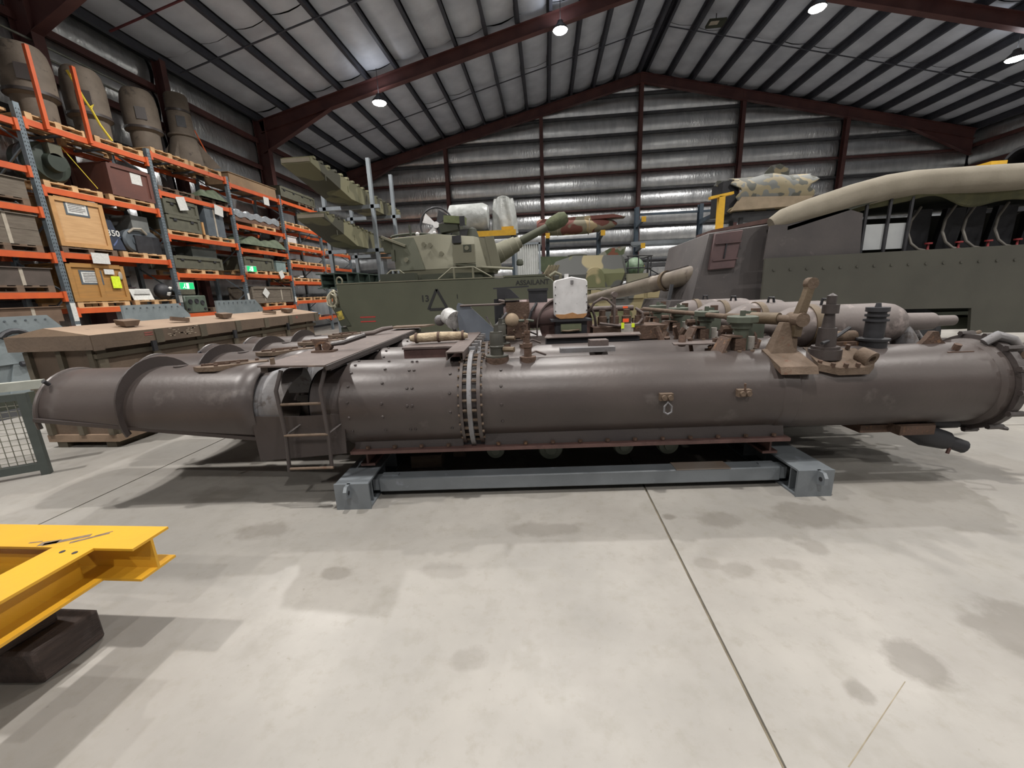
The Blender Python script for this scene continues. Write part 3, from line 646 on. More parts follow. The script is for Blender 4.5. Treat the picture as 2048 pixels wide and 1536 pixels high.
wb_ = w.obj('sighting_box', M_WHITE, LA, bevel=.008, label='white rounded steel box with rusty lower edge')
MB().prism([(.375,1.25),(.385,1.225),(.42,1.203),(.66,1.203),(.685,1.225),(.697,1.25),(.6,1.243),(.55,1.262),(.47,1.245)], 'y', y-.423, y-.257).obj('box_rust_edge', mat('orange_rust_band', '#a5794c', '#8f6a48', .8, sc1=20), wb_)
MB().cyl((.5,y-.34,1.6),(.5,y-.34,1.645),.022,n=10).obj('box_cap', M_WHITE, wb_)
MB().bb(.53,.56,y-.427,y-.42,1.545,1.58).obj('box_keyhole', M_TUBEG, wb_)
g = MB()
for zz in (1.28,1.36,1.44,1.52):
    for x in (.378,.692): g.cyl((x,y-.428,zz),(x,y-.42,zz),.006,n=6)
g.obj('box_screws', M_BLACKM, wb_, kind='stuff')
s_ = MB(); s_.bb(.33,.74,y-.45,y-.2,1.175,1.195).bb(.38,.70,y-.4,y-.24,.96,1.175); s_.obj('box_stand', M_BLACKM, LA)
MB().bb(.43,.64,y-.415,y-.4,1.07,1.15).obj('dial_window', mat('dial_green', '#7d8468', '#6c735a', .4), LA)
MB().path([(.44,y-.42,1.08),(.5,y-.425,1.075),(.62,y-.42,1.085)], .012, 6).obj('dial_pointer', M_BRASS, LA)
# pipework to the right of the sighting box
pw = MB(); pw.path([(.75,y-.2,1.25),(.8,y-.25,1.34),(.88,y-.25,1.39),(.95,y-.2,1.37),(1.02,y-.22,1.3),(1.02,y-.22,1.12)], .014, 8)
pw.path([(.7,y-.1,1.27),(1.25,y-.1,1.27)], .03, 10); pw.path([(.85,y-.3,1.13),(1.05,y-.32,1.1),(1.25,y-.3,1.11),(1.31,y-.25,1.16),(1.31,y-.25,1.22),(1.25,y-.2,1.27)], .014, 8); pw.cyl((1.02,y-.2,1.26),(1.02,y-.2,1.42),.02,n=10); pw.cyl((1.02,y-.24,1.42),(1.02,y-.16,1.42),.03,n=12)
pw.obj('control_pipes', M_PLATE, LA)
pw = MB()
for x in (.9, 1.03, 1.16, 1.3): pw.lathe((x, y-.18, 1.1), (x, y-.18, 9), [(0,0),(0,.05),(.09,.05),(.1,.035),(.16,.035),(.16,0)], 12)
pw.obj('control_valves', M_RUST, LA)
MB().bb(.78, 1.55, y-.3, y+.1, .95, 1.09).obj('control_bed', M_RUST, LA)
MB().bb(1.05,1.17,y-.42,y-.40,1.0,1.12).bb(1.05,1.17,y-.42,y-.36,.96,1.0).obj('pale_tag_plate', MATS['pale_wrap'], LA)
MB().bb(1.045,1.075,y-.425,y-.42,1.08,1.14).bb(1.15,1.18,y-.425,y-.42,1.09,1.13).obj('yellow_tag', mat('hivis_yellow', '#dcef35', '#c8dc2a', .6, sc1=20), LA)
MB().bb(1.06,1.12,y-.425,y-.42,1.145,1.18).bb(1.08,1.13,y-.34,y-.335,1.28,1.3).obj('orange_tag', mat('hivis_orange', '#f0512a', '#e8662e', .6, sc1=20), LA)
# trainer's shield and seat frame at the left of the motor
sh = MB(); sh.prism([(-.62,1.0),(-.28,1.0),(-.26,1.12),(-.50,1.36),(-.62,1.4),(-.64,1.36)], 'y', y-.34, y-.325); sh = sh.obj('trainer_shield', mat('slate_grey_plate', '#5d636c', '#50555d', .6, sc1=5, spots='#6a5f59', spot_sc=14, spot_at=.62), LA)
MB().bb(-.6,-.28,y-.34,y+.0,.97,1.0).obj('shield_foot', M_BLACKM, sh)
b = MB(); b.bb(-.26,-.14,y-.12,y-.08,.98,1.42).prism([(-.22,1.42),(.02,1.42),(-.08,1.52),(-.22,1.54)], 'y', y-.2, y-.0).bar((-.26,y-.15,1.53),(.12,y-.15,1.54),.04,.015).obj('seat_post', M_BLACKM, LA)
MB().path([(-.6,y-.34,1.37),(-.2,y-.34,1.37),(-.14,y-.34,1.385),(-.14,y-.34,1.4),(-.2,y-.34,1.41)], .012, 6).obj('grip_rail', M_PLATE, LA)
MB().path([(-.34,y-.3,1.25),(-.27,y-.3,1.12),(-.12,y-.3,1.28)], .012, 6).path([(-.27,y-.3,1.12),(-.26,y-.3,1.0)], .012, 6).obj('seat_stay', M_TUBEG, LA)
MB().ball((-.07,y-.3,1.2), .075, 14, 10, (1,.8,1.0)).obj('oil_can', mat('tan_cloth_wrap', '#9c8a74', '#847360', .8, sc1=9), LA)
MB().path([(.0,y-.3,1.19),(.1,y-.28,1.19),(.16,y-.28,1.18)], .015, 6).obj('oil_pipe', M_GREEN, LA)
la = MB().lathe((-.78,y-.2,1.28), (-.66,y-.34,1.22), [(0,0),(0,.05),(.03,.085),(.04,.09),(.15,.09),(.16,.1),(.19,.1),(.19,0)], 16).obj('signal_lamp', mat('white_chipped_paint', '#bdbdbb', '#8e8d8c', .5, sc1=14, spots='#5a5755', spot_sc=22, spot_at=.58), LA)
MB().path([(-.72,y-.25,1.2),(-.68,y-.25,1.1),(-.62,y-.25,1.0)], .025, 8).obj('lamp_arm', M_TUBEG, la)
MB().ball((-.85,y-.2,1.22), .06, 12, 8).obj('lamp_back', M_TUBEG, la)
# low clutter of links and fittings between the tubes
g = MB(); rr = random.Random(3)
for k in range(70):
    s = rr.uniform(1.35, 2.4); yy = rr.choice(TN)+rr.uniform(.2, .5); zz = rr.uniform(.93, 1.06)
    if rr.random() < .5: g.box((s,yy,zz), (rr.uniform(.04,.14), rr.uniform(.03,.08), rr.uniform(.03,.08)), (0,0,rr.uniform(0,90)))
    else: g.cyl((s,yy,zz-.05), (s+rr.uniform(-.08,.08),yy+rr.uniform(-.05,.05),zz+rr.uniform(.03,.1)), rr.uniform(.015,.035), n=8)
g.obj('linkage_fittings', M_RUST, LA, kind='stuff')
MB().bb(-.3, 2.6, TN[0]+.1, TN[3]-.1, .72, .80).obj('tie_deck', M_PLATE, LA)

# rolled canvas lying on the hatch cover
rc = MB(); pts = [Vector((-.95+.05*k, TN[1]-.17+.01*math.sin(k*.9)+.004*k, 0)) for k in range(10)]
rc.path([(-.96,TN[1]-.22,zp+.05),(-.9,TN[1]-.21,zp+.052),(-.7,TN[1]-.18,zp+.055),(-.52,TN[1]-.15,zp+.052),(-.46,TN[1]-.14,zp+.05)], [.022,.04,.042,.038,.02], 10)
rc = rc.obj('canvas_roll', mat('cream_canvas', '#b5a58c', '#8e7d66', .9, sc1=14, bump=.4, bsc=60)); rc.location = SNW(0, NB, .014); rc.rotation_euler = (0,0,rad(TH))
tag(rc, 'small cream canvas roll tied with cords on the launcher hatch cover', 'canvas roll')
g = MB()
for s in (-.9, -.71, -.5): g.lathe((s-.01, TN[1]-.19+(s+.7)*.15, zp+.053), (s+9, TN[1]-.19+(s+.7)*.15, zp+.053), [(0,.04),(0,.047),(.02,.047),(.02,.04)], 12)
g.obj('tie_cord', M_RUST, rc)

# ---------------------------------------------------------------- grey support frame
M_FRAME = mat('grey_frame_paint', '#6f7478', '#64696d', .42, .05, sc1=4, bump=.05, bsc=60, spots='#7b8087', spot_sc=9, spot_at=.62)
M_FRAMER = mat('rust_stained_frame', '#73655a', '#7d766f', .5, .05, sc1=3)
FR = thing('support_frame', 'grey painted steel frame with box rails carrying the launcher', 'frame', SNW(.23, 2.5), TH)
def cross_beam(x):
    g = MB(); n0, n1 = .12, 3.35
    g.bb(x-.12, x+.12, n0, n1, .186, .2).bb(x-.12, x+.12, n0, n1, 0, .014).bb(x-.007, x+.007, n0, n1, .014, .186)
    o = g.obj('cross_beam', M_FRAME, FR)
    e = MB(); e.bb(x-.125, x+.125, n0-.016, n0, 0, .2)
    e.obj('end_plate', M_FRAME, o)
    l = MB(); l.prism([(n0-.085, .12), (n0-.085, .17), (n0-.06, .20), (n0, .20), (n0, .09)], 'x', x-.012+(.02 if x > 0 else -.02), x+.012+(.02 if x > 0 else -.02)); l.obj('lifting_lug', M_FRAME, o)
    xx = x+(.02 if x > 0 else -.02)
    MB().cyl((xx-.014, n0-.048, .15), (xx+.014, n0-.048, .15), .016, n=14).obj('lug_hole', M_BLACKM, o)
    for yy in (.2, .5, .8, 2.9): MB().bb(x-.11, x+.11, yy, yy+.01, .014, .186).obj('web_stiffener', M_FRAME, o)
for x in (-1.47, 1.81): cross_beam(x)
for k, n0 in enumerate((.32, 3.1)):
    MB().bb(-1.33, 1.67, n0-.06, n0+.06, .05, .16).obj('side_rail', M_FRAME, FR, bevel=.008)
    for x in (-1.34, 1.68): MB().bb(x-.04, x+.04, n0-.045, n0+.045, .06, .15).obj('rail_stub', M_FRAME, FR)
    for x in (-1.25, 1.59): MB().box((x, n0, .164), (.12,.03,.01)).obj('rail_tab', M_FRAME, FR)
MB().bb(.9, 1.3, .257, .385, .158, .1625).obj('rust_patch', M_FRAMER, FR)
# timber packers on the floor under the launcher
M_TIMB = mat('weathered_timber', '#6f5f50', '#5b4d42', .85, sc1=5, bump=.3, bsc=30, stretch=(1, 6, 6))
for (s, n, d, lab) in ((-.86, 3.35, (.28,.16,.12), 'short timber packer on the floor beside the left end of the grey frame'), (-.6, 3.55, (.12,.12,.17), 'upright timber packer behind the near rail of the grey frame')):
    o = MB().bb(-d[0]/2, d[0]/2, -d[1]/2, d[1]/2, 0, d[2]).obj('timber_packer', M_TIMB, bevel=.008); o.location = SNW(s, n); o.rotation_euler = (0,0,rad(TH)); tag(o, lab, 'timber block', 'timber packers under the launcher')

# ================================================================ yellow lifting frame, mesh cage, long crate
M_YEL = mat('yellow_gloss_paint', '#c79527', '#bd8d29', .42, sc1=3, bump=.04, bsc=50, spots='#b98a32', spot_sc=11, spot_at=.66)
YF_ = thing('lifting_frame', 'bright yellow welded I beam lifting frame in the left foreground', 'lifting frame', (-2.0, 1.43, 0))
g = MB(); ibeam(g, (-2.2, 0, .42), (.235, 0, .42), .16, .165, .011, .011); g.obj('long_beam', M_YEL, YF_)
g = MB(); ibeam(g, (-.045, -.082, .42), (-.045, -1.9, .42), .16, .195, .0112, .011); g.obj('cross_beam', M_YEL, YF_)
g = MB(); ibeam(g, (-2.2, -.35, .42), (-.14, -.35, .42), .16, .165, .0108, .011); g.obj('inner_beam', M_YEL, YF_)
g = MB()
for (a, b) in ((-.03, -.11), (.035, -.115)): g.cyl((a-.03, b, .498), (a-.03, b, .5015), .010, n=12)
g.obj('bolt_holes', M_BLACKM, YF_)
for k, (a, b, l, w_, rz) in enumerate(((-.14, -.03, .16, .022, 28), (-.05, -.012, .13, .014, 36), (-.2, -.052, .07, .03, 20), (-.27, -.05, .05, .008, 14), (-.02, .02, .06, .006, 40))): MB().box((a, b, .5005), (l, w_, .0012), (0, 0, rz)).obj('scuff_mark', mat('scuffed_steel', '#5d5147', '#78664e', .6, sc1=40), YF_)
M_DTIM = mat('dark_hardwood', '#4b3f3a', '#39302d', .85, sc1=4, bump=.35, bsc=26, stretch=(6, 1.2, 6))
o = thing('timber_block', 'dark hardwood block on the floor under the yellow frame', 'timber block', (-2.27, 1.25, 0))
MB().prism([(-.2, -.12), (.185, -.1), (.19, .14), (-.2, .14)], 'z', 0, .155).obj('lower_block', M_DTIM, o, bevel=.012)
MB().prism([(-.2, -.42), (.02, -.40), (.10, .06), (-.2, .10)], 'z', .155, .339).obj('upper_block', M_DTIM, o, bevel=.012)

# mesh sided cage
M_CAGE = mat('dull_green_grey_steel', '#4c524f', '#424744', .55, .2, sc1=6)
cg = thing('mesh_cage', 'low grey steel cage side with square wire mesh at the left edge', 'cage', (-4.70, 3.09, 0), 35)
MB().bb(-.03, .03, -.03, .03, 0, .78).obj('corner_post', M_CAGE, cg)
MB().bb(-1.0, -.03, -.025, .025, .72, .78).obj('top_rail', M_CAGE, cg)
MB().bb(-1.0, -.03, -.03, .03, .05, .12).obj('bottom_rail', M_CAGE, cg)
MB().bb(-1.06, -1.0, -.03, .03, 0, .78).obj('corner_post', M_CAGE, cg)
M_WIRE = mat('galvanised_wire', '#8c8b80', '#77766c', .5, .5)
for k in range(18): MB().cyl((-.06-.052*k, 0, .12), (-.06-.052*k, 0, .72), .0035, n=5).obj('wire', M_WIRE, cg)
for k in range(11): MB().cyl((-1.0, .004, .155+.052*k), (-.03, .004, .155+.052*k), .0035, n=5).obj('wire', M_WIRE, cg)
MB().bb(-1.1, .02, .33, .41, .76, .84).obj('back_rail', mat('pale_rail', '#a8aaa2', '#979990', .5), cg)
MB().bb(-1.06, -1.0, .03, .41, .70, .76).bb(-1.06,-1.0,.34,.40,0,.70).obj('side_rail', M_CAGE, cg)

# long transport crate with hipped steel-edged lid
M_CRATE = mat('brown_painted_crate', '#655547', '#584a3e', .75, sc1=2.5, bump=.2, bsc=30, spots='#4a3f36', spot_sc=6, spot_at=.6)
M_CRLID = mat('tan_crate_lid', '#7c6856', '#8b7662', .75, sc1=2, bump=.15, bsc=30, spots='#5d4f43', spot_sc=8, spot_at=.64)
M_CRFR = mat('olive_crate_batten', '#5a5244', '#4f483c', .75, sc1=4, bump=.15)
W, Lc = .86, 4.05
cr = thing('long_crate', 'long brown timber transport crate with a shallow peaked lid on the floor', 'crate', (-5.08, 3.72, 0))
MB().bb(-W/2+.03, W/2-.03, .03, Lc-.03, .14, 1.08).obj('crate_body', M_CRATE, cr)
for x in (-.3, .3): MB().bb(x-.06, x+.06, .02, Lc, 0, .07).obj('skid', M_CRFR, cr)
MB().bb(-W/2, W/2, 0, Lc, .07, .15).obj('floor_bearer', M_CRLID, cr)
for yy in (.02, .62, 1.25, 1.88, 2.5, 3.13, 3.75):
    for x in (-W/2+.005, W/2-.055): MB().bb(x, x+.05, yy, yy+.09, .15, 1.07).obj('side_batten', M_CRFR, cr)
for x in (-.40, -.02, .34): MB().bb(x, x+.06, -.01, .035, .15, 1.07).obj('end_batten', M_CRFR, cr)
MB().bb(-W/2-.01, W/2+.01, -.012, Lc, .66, .72).obj('mid_rail', M_CRFR, cr)
MB().bb(W/2-.035, W/2+.005, .0, Lc, .98, 1.03).obj('top_rail', M_CRFR, cr)
lid = MB(); lid.hexa([(-W/2-.06,-.06,1.08),(W/2+.06,-.06,1.08),(W/2+.06,Lc+.06,1.08),(-W/2-.06,Lc+.06,1.08),(-W/2-.06,-.06,1.23),(W/2+.06,-.06,1.23),(W/2+.06,Lc+.06,1.23),(-W/2-.06,Lc+.06,1.23)])
lid = lid.obj('lid_frame', M_CRATE, cr)
MB().prism([(-W/2-.06,1.23),(0,1.315),(W/2+.06,1.23)], 'y', -.06, Lc+.06).obj('lid_roof', M_CRLID, cr)
for yy in (-.055, .62, 1.25, 1.88, 2.5, 3.13, 3.95): MB().bb(W/2+.055, W/2+.072, yy, yy+.1, 1.07, 1.23).obj('lid_batten', M_CRFR if yy > 0 else M_CRATE, cr)
for yy in (.55, 1.8, 3.05):
    MB().bb(W/2+.06, W/2+.085, yy, yy+.05, .98, 1.1).obj('lid_clasp', M_BLACKM, cr)
for k, (yy, zz, dy) in enumerate(((.50, 1.19, .1), (.50, 1.165, .1), (3.35, 1.19, .06), (3.35, 1.165, .06))): MB().bb(W/2+.06, W/2+.063, yy, yy+dy, zz, zz+.014).obj('red_mark', mat('faded_red_marks', '#8f4f48', '#7e4740', .7), cr)
g = MB(); rr = random.Random(5)
for k in range(26):
    yy = .78+rr.random()*.42; zz = 1.125+.022*rr.randint(0, 4); g.bb(W/2+.06, W/2+.0625, yy, yy+rr.uniform(.015,.05), zz, zz+.010)
g.obj('stencil_marks', mat('pale_stencil', '#9b8d7c', '#8d806f', .8), cr, kind='stuff')
M_CHOCK = mat('brown_chock', '#5d4c3f', '#6a5747', .8, sc1=8, bump=.2)
for k, (x, yy, rz, lab) in enumerate(((.25, .55, 8, 'trapezoid timber chock on the crate lid, nearest the camera'), (.28, 1.2, 70, 'tilted offcut of timber lying on the crate lid by the near chock'), (.27, 1.95, 4, 'trapezoid timber chock half way along the crate lid'), (.28, 2.95, 60, 'timber offcut lying on the crate lid beside the far chock'), (.27, 3.45, 5, 'trapezoid timber chock at the far end of the crate lid'))):
    zc = 1.315-.17*x*1.05
    if k in (1, 3): o = MB().box((0,0,.03), (.2,.05,.05), (0,0,0)).obj('timber_offcut', M_CHOCK)
    else: o = MB().prism([(-.1,.065),(.1,.065),(.07,0),(-.07,0)], 'x', -.06, .06).obj('timber_chock', M_CHOCK)
    o.location = (-5.08+x, 3.72+yy, 1.315-.1735*x+.012); o.rotation_euler = (0, rad(9.5), rad(rz) if k in (1,3) else 0)
    tag(o, lab, 'timber block', 'timber chocks on the crate lid')

# ================================================================ armoured vehicles
M_OLIVE = mat('olive_drab_paint', '#4f5142', '#484a3c', .68, sc1=1.2, bump=.05, bsc=50)
M_OLIVEL = mat('light_olive_paint', '#6b6959', '#737160', .68, sc1=1.5, bump=.05)
M_OLIVED = mat('dark_olive_paint', '#3c3f33', '#34372d', .7, sc1=2)
M_RUBBER = mat('black_rubber', '#232427', '#2b2c2e', .8, sc1=5, bump=.2)
M_MARK = mat('black_marking', '#1f1f20', None, .7)
M_SILV = mat('galvanised_post', '#8e959b', '#7f868c', .45, .4, sc1=3)
fs = thing('fire_support_vehicle', 'olive tracked armoured vehicle lettered ASSAILANT with a small gun turret', 'armoured vehicle', (-2.3, 9.0, 0))
# hull: side plate outline extruded across
hull = [(-2.42, 1.0), (-2.22, .55), (2.1, .5), (2.75, .95), (2.85, 1.18), (2.42, 1.72), (2.3, 1.78), (-2.46, 1.80)]
MB().prism(hull, 'y', .0, 2.6).obj('hull', M_OLIVE, fs, bevel=.015)
MB().bb(-2.46, 1.4, -.012, .03, 1.795, 1.815).obj('roof_lip', M_OLIVEL, fs)
MB().bb(1.36, 2.28, .0, .5, 1.79, 1.83).obj('front_hatch', M_OLIVE, fs)
MB().prism([(-2.5, .45), (2.2, .45), (2.6, .7), (2.3, .82), (-2.5, .82)], 'y', .05, .45).obj('side_skirt', M_OLIVED, fs)
for k in range(5):
    x = -1.9+.85*k
    MB().lathe((x, .02, .36), (x, 9, .36), [(0,0),(0,.12),(.03,.14),(.05,.26),(.06,.31),(.3,.31),(.3,0)], 24).obj('road_wheel', M_OLIVED, fs)
for sd in (0, 1): MB().path([(-2.35, .25+2.1*sd, .36), (-2.2, .25+2.1*sd, .06), (1.75, .25+2.1*sd, .05), (2.4, .25+2.1*sd, .45), (2.2, .25+2.1*sd, .7), (-2.2, .25+2.1*sd, .72)], .055, 6, True).obj('track', M_RUBBER, fs)
# markings
text_mesh('name_lettering', 'ASSAILANT', .145, M_MARK, fs, (2.0, -.004, 1.66), (rad(90), 0, 0), .002, 'black stencilled name')
text_mesh('number_lettering', '13', .2, M_MARK, fs, (-.42, -.004, 1.40), (rad(90), 0, 0), .002)
text_mesh('number_lettering', '1', .13, M_MARK, fs, (.32, -.004, 1.42), (rad(90), 0, 0), .002)
tr = MB()
for a, b in (((-.36, 1.16), (-.14, 1.60)), ((-.14, 1.60), (.08, 1.16)), ((-.33, 1.16), (.05, 1.16))): tr.bar((a[0], -.004, a[1]), (b[0], -.004, b[1]), .006, .05, up=(0, -1, 0)) if 0 else tr.bar((a[0], -.004, a[1]), (b[0], -.004, b[1]), .06, .006, up=(0, 1, 0))
tr.obj('triangle_emblem', M_MARK, fs)
for zz in (.93, 1.03): MB().bb(-1.98, -1.62, -.006, .0, zz, zz+.025).obj('red_stripe', mat('signal_red', '#b03632', '#a33430', .6, sc1=20), fs)
# rear: towing rope coil, ammunition tin, lifting eye
co = MB(); rr = random.Random(9)
for k in range(11):
    pts = []; cx, cz = -2.60+rr.uniform(-.03,.03), 1.45+rr.uniform(-.08,.06); r1, r2_ = rr.uniform(.06,.13), rr.uniform(.12,.23); yy = .12+rr.uniform(-.08,.08)
    for i in range(14):
        t = 2*math.pi*i/14; pts.append((cx+r1*math.cos(t), yy+.05*math.sin(2*t+k), cz+r2_*math.sin(t)))
    co.path(pts, .016, 6, True)
co.obj('rope_coil', mat('cream_rope', '#b5b09c', '#938e7c', .9, sc1=30), fs)
g = MB(); g.path([(-2.42+.07*math.cos(rad(30*k)), .1, 1.87+.085*math.sin(rad(30*k))) for k in range(12)], .02, 6, True); g.obj('lifting_eye', M_OLIVEL, fs)
MB().hexa([(-2.46,-.02,.86),(-2.22,-.02,.86),(-2.22,.2,.86),(-2.46,.2,.86),(-2.60,-.02,1.28),(-2.42,-.02,1.28),(-2.42,.2,1.28),(-2.60,.2,1.28)]).obj('stowage_box', M_OLIVED, fs)
MB().box((-2.44, -.024, 1.10), (.14,.004,.2), (0, -14, 0)).obj('warning_plate', mat('yellow_plate', '#c4b14a', '#5a5230', .6, sc1=14), fs)
g = MB(); g.path([(2.38, .12, 1.78), (2.5, .12, 1.86), (2.62, .12, 1.8), (2.6, .12, 1.66), (2.5, .12, 1.6)], .035, 8); g.obj('front_tow_eye', M_OLIVEL, fs)
# hand rails on the hull roof
for x0, x1, x2, x3 in ((-1.5, -1.2, -1.0, -.7), (-.12, .2, .7, 1.1)):
    MB().path([(x0, .15, 1.82), (x1, .15, 2.05), (x2, .15, 2.05), (x3, .15, 1.82)], .016, 6).obj('hand_rail', M_OLIVEL, fs)
    for x in (x1+.05, x2-.02): MB().bb(x-.02, x+.02, .13, .17, 1.8, 2.05).obj('rail_stanchion', M_SILV if x < -.5 else M_OLIVEL, fs)
MB().bb(-1.45, -.65, .1, .35, 1.8, 1.98).obj('roof_bin', M_OLIVED, fs)
# turret
tu = thing('turret', '', '', (0, 0, 0)); 
for k_ in ('label', 'category'): del tu[k_]
tu.parent = fs; tu.location = (-.05, 1.35, 0)
ring = [(-1.05, -.75), (.95, -.75), (1.28, -.35), (1.28, .35), (.95, .75), (-1.05, .75), (-1.25, .35), (-1.25, -.35)]
def loft(lo, z0, hi, z1):
    m = MB(); n = len(lo)
    m.add([(x, y, z0) for x, y in lo]+[(x, y, z1[i] if isinstance(z1, list) else z1) for i, (x, y) in enumerate(hi)], [(i, (i+1) % n, n+(i+1) % n, n+i) for i in range(n)]+[tuple(range(n-1,-1,-1)), tuple(range(n, 2*n))]); return m
MB().cyl((0,0,1.8), (0,0,1.95), 1.05, n=40).obj('turret_ring', M_OLIVED, tu)
base = [(-1.2,-.72),(-.2,-.9),(.75,-.86),(1.12,-.45),(1.12,.45),(.75,.86),(-.2,.9),(-1.2,.72)]
top = [(-1.28,-.62),(-.25,-.74),(.7,-.7),(1.0,-.4),(1.0,.4),(.7,.7),(-.25,.74),(-1.28,.62)]
loft([(x*.97, y*.97) for x, y in base], 1.95, base, 2.05).obj('turret_skirt', M_OLIVEL, tu)
loft(base, 2.05, top, [2.82, 2.86, 2.76, 2.7, 2.7, 2.76, 2.86, 2.82]).obj('turret_shell', M_OLIVEL, tu, bevel=.012)
# darker camouflage panel at the rear of the turret flank
MB().add([(-1.2,-.737,2.06),(-.45,-.876,2.06),(-.72,-.70,2.80),(-1.27,-.638,2.80),(-1.2,-.72,2.06),(-.45,-.86,2.06),(-.72,-.68,2.80),(-1.27,-.62,2.80)], [(0,1,2,3),(7,6,5,4),(0,4,5,1),(1,5,6,2),(2,6,7,3),(3,7,4,0)]).obj('camouflage_panel', M_OLIVE, tu)
MB().hexa([(-1.5,-.55,2.5),(-1.2,-.6,2.5),(-1.2,.6,2.5),(-1.5,.55,2.5),(-1.55,-.6,2.78),(-1.2,-.63,2.8),(-1.2,.63,2.8),(-1.55,.6,2.78)]).obj('bustle_box', M_OLIVE, tu)
MB().bar((-1.5,-.66,2.86),(-.92,-.72,2.62),.06,.05).obj('stowage_bar', M_OLIVEL, tu)
MB().bb(-1.28,-1.2,-.74,-.66,2.3,2.55).obj('bustle_hinge', M_OLIVE, tu)
for x, z in ((-.45, 2.62), (-.3, 2.6), (-.05, 2.4), (-.9, 2.3)): MB().cyl((x,-.84,z),(x,-.80,z),.055,n=8).obj('lifting_boss', M_OLIVEL, tu)
MB().bb(.22,.42,-.82,-.74,2.62,2.78).obj('vision_block', M_BLACKM, tu)
b = MB(); b.bb(.25,.75,-.97,-.86,2.16,2.56); b.obj('smoke_launcher_box', M_OLIVEL, tu)
MB().bb(.5,.68,-.985,-.965,2.4,2.55).obj('launcher_port', M_OLIVED, tu)
MB().cyl((.58,-1.0,2.48),(.58,-.97,2.48),.05,n=12).obj('launcher_tube', M_OLIVEL, tu)
MB().bar((.3,-.93,2.16),(.75,-.9,2.1),.06,.05).obj('launcher_bracket', M_OLIVE, tu)
# mantlet and gun, elevated to the right
g0 = Vector((1.1, -.15, 2.36)); gd = Vector((.87, .16, .42)).normalized()
MB().hexa([(.86,-.62,2.1),(1.15,-.6,2.02),(1.15,.5,2.02),(.86,.55,2.1),(.8,-.6,2.74),(1.0,-.6,2.72),(1.0,.5,2.72),(.8,.55,2.74)]).obj('mantlet_cheek', M_OLIVEL, tu)
MB().bb(1.0,1.12,-.45,.3,2.05,2.25).obj('mantlet_gap', M_BLACKM, tu)
MB().prism([(1.08,2.05),(1.32,2.0),(1.15,2.76),(.95,2.74)], 'y', -.62, -.56).obj('mantlet_shield', M_OLIVEL, tu)
MB().lathe(g0, g0+gd, [(-.1,.0),(-.1,.24),(.18,.235),(.19,.225),(.42,.21),(.43,.195),(.6,.185),(.62,.15),(.72,.13)], 24).obj('gun_sleeve', M_OLIVEL, tu)
MB().lathe(g0, g0+gd, [(.7,.07),(.75,.10),(1.65,.085),(1.65,0)], 18).obj('gun_barrel', M_OLIVE, tu)
MB().lathe(g0, g0+gd, [(1.45,.10),(1.5,.14),(1.6,.17),(1.85,.18),(1.98,.13),(2.03,0)], 14).obj('muzzle_cover', mat('green_canvas', '#484d39', '#565a44', .95, sc1=9, bump=.4, bsc=30), tu)
MB().lathe(g0+Vector((.62,-.05,-.12)), g0+Vector((.62,-.05,-1)), [(0,.05),(.05,.085),(.13,.085),(.15,.05),(.15,0)], 14).obj('recoil_knob', M_OLIVED, tu)
MB().cyl((.62,-.72,2.08),(1.6,-.78,2.0),.03,n=8).obj('aiming_rod', M_OLIVEL, tu)
# roof: cupola, periscope cluster, machine gun mount
MB().lathe((-.4,0,2.8), (-.4,0,9), [(0,.42),(.1,.42),(.12,.3),(.12,0)], 24).obj('cupola', M_OLIVE, tu)
MB().path([(-.9+.5*math.cos(rad(k*20)), -.3, 2.88+.06*math.sin(rad(k*20))) for k in range(10)], .03, 6).obj('roof_hose', M_OLIVED, tu)
b = MB(); b.box((.05,-.2,3.05),(.45,.3,.2),(0,-8,0)); b.obj('sight_housing', M_OLIVED, tu)
b = MB(); b.box((.2,-.25,3.2),(.5,.28,.16),(0,6,0)); b.obj('sight_cover', mat('faded_green_panel', '#5b6340', '#6c7350', .7, sc1=6), tu)
MB().bb(.34,.46,-.42,-.38,3.05,3.26).obj('sight_window', M_BLACKM, tu)
MB().bb(.3,.55,-.3,.1,2.8,2.98).obj('gun_cradle', M_BLACKM, tu)
MB().cyl((-.85,-.45,2.8),(-.87,-.45,3.12),.03,n=8).obj('aerial_mount', M_OLIVED, tu)
MB().lathe((.6,-.25,2.78),(.6,-.25,9),[(0,.16),(.2,.1),(.25,0)],12).obj('canvas_boot', M_OLIVED, tu)
for x, c in ((-.72, '#c8c8c4'), (-.3, '#d8d8d4')): MB().ball((x, -.35, 2.92), .05, 10, 6).obj('white_cap', M_WHITE, tu)

# fan unit standing behind the turret on a tall trestle
fn_ = thing('cooling_fan', 'white bladed fan in an open round hoop behind the turret', 'fan', (-3.05, 12.2, 0))
MB().bb(-.5,.5,-.25,.25,2.95,3.0).obj('trestle_top', M_DARKST, fn_)
for x in (-.45,.45):
    for yy in (-.2,.2): MB().bb(x-.03,x+.03,yy-.03,yy+.03,0,2.95).obj('trestle_leg', M_DARKST, fn_)
MB().path([(-.1+.48*math.cos(rad(10*k)), 0, 3.45+.48*math.sin(rad(10*k))) for k in range(36)], .028, 8, True).obj('fan_hoop', M_BLACKM, fn_)
for a in (150, 235): MB().prism([(-.1+.05*math.cos(rad(a+40)),3.45+.05*math.sin(rad(a+40))), (-.1+.42*math.cos(rad(a+18)),3.45+.42*math.sin(rad(a+18))), (-.1+.45*math.cos(rad(a-18)),3.45+.45*math.sin(rad(a-18))), (-.1+.05*math.cos(rad(a-40)),3.45+.05*math.sin(rad(a-40)))], 'y', -.03, .01).obj('fan_blade', M_WHITE, fn_)
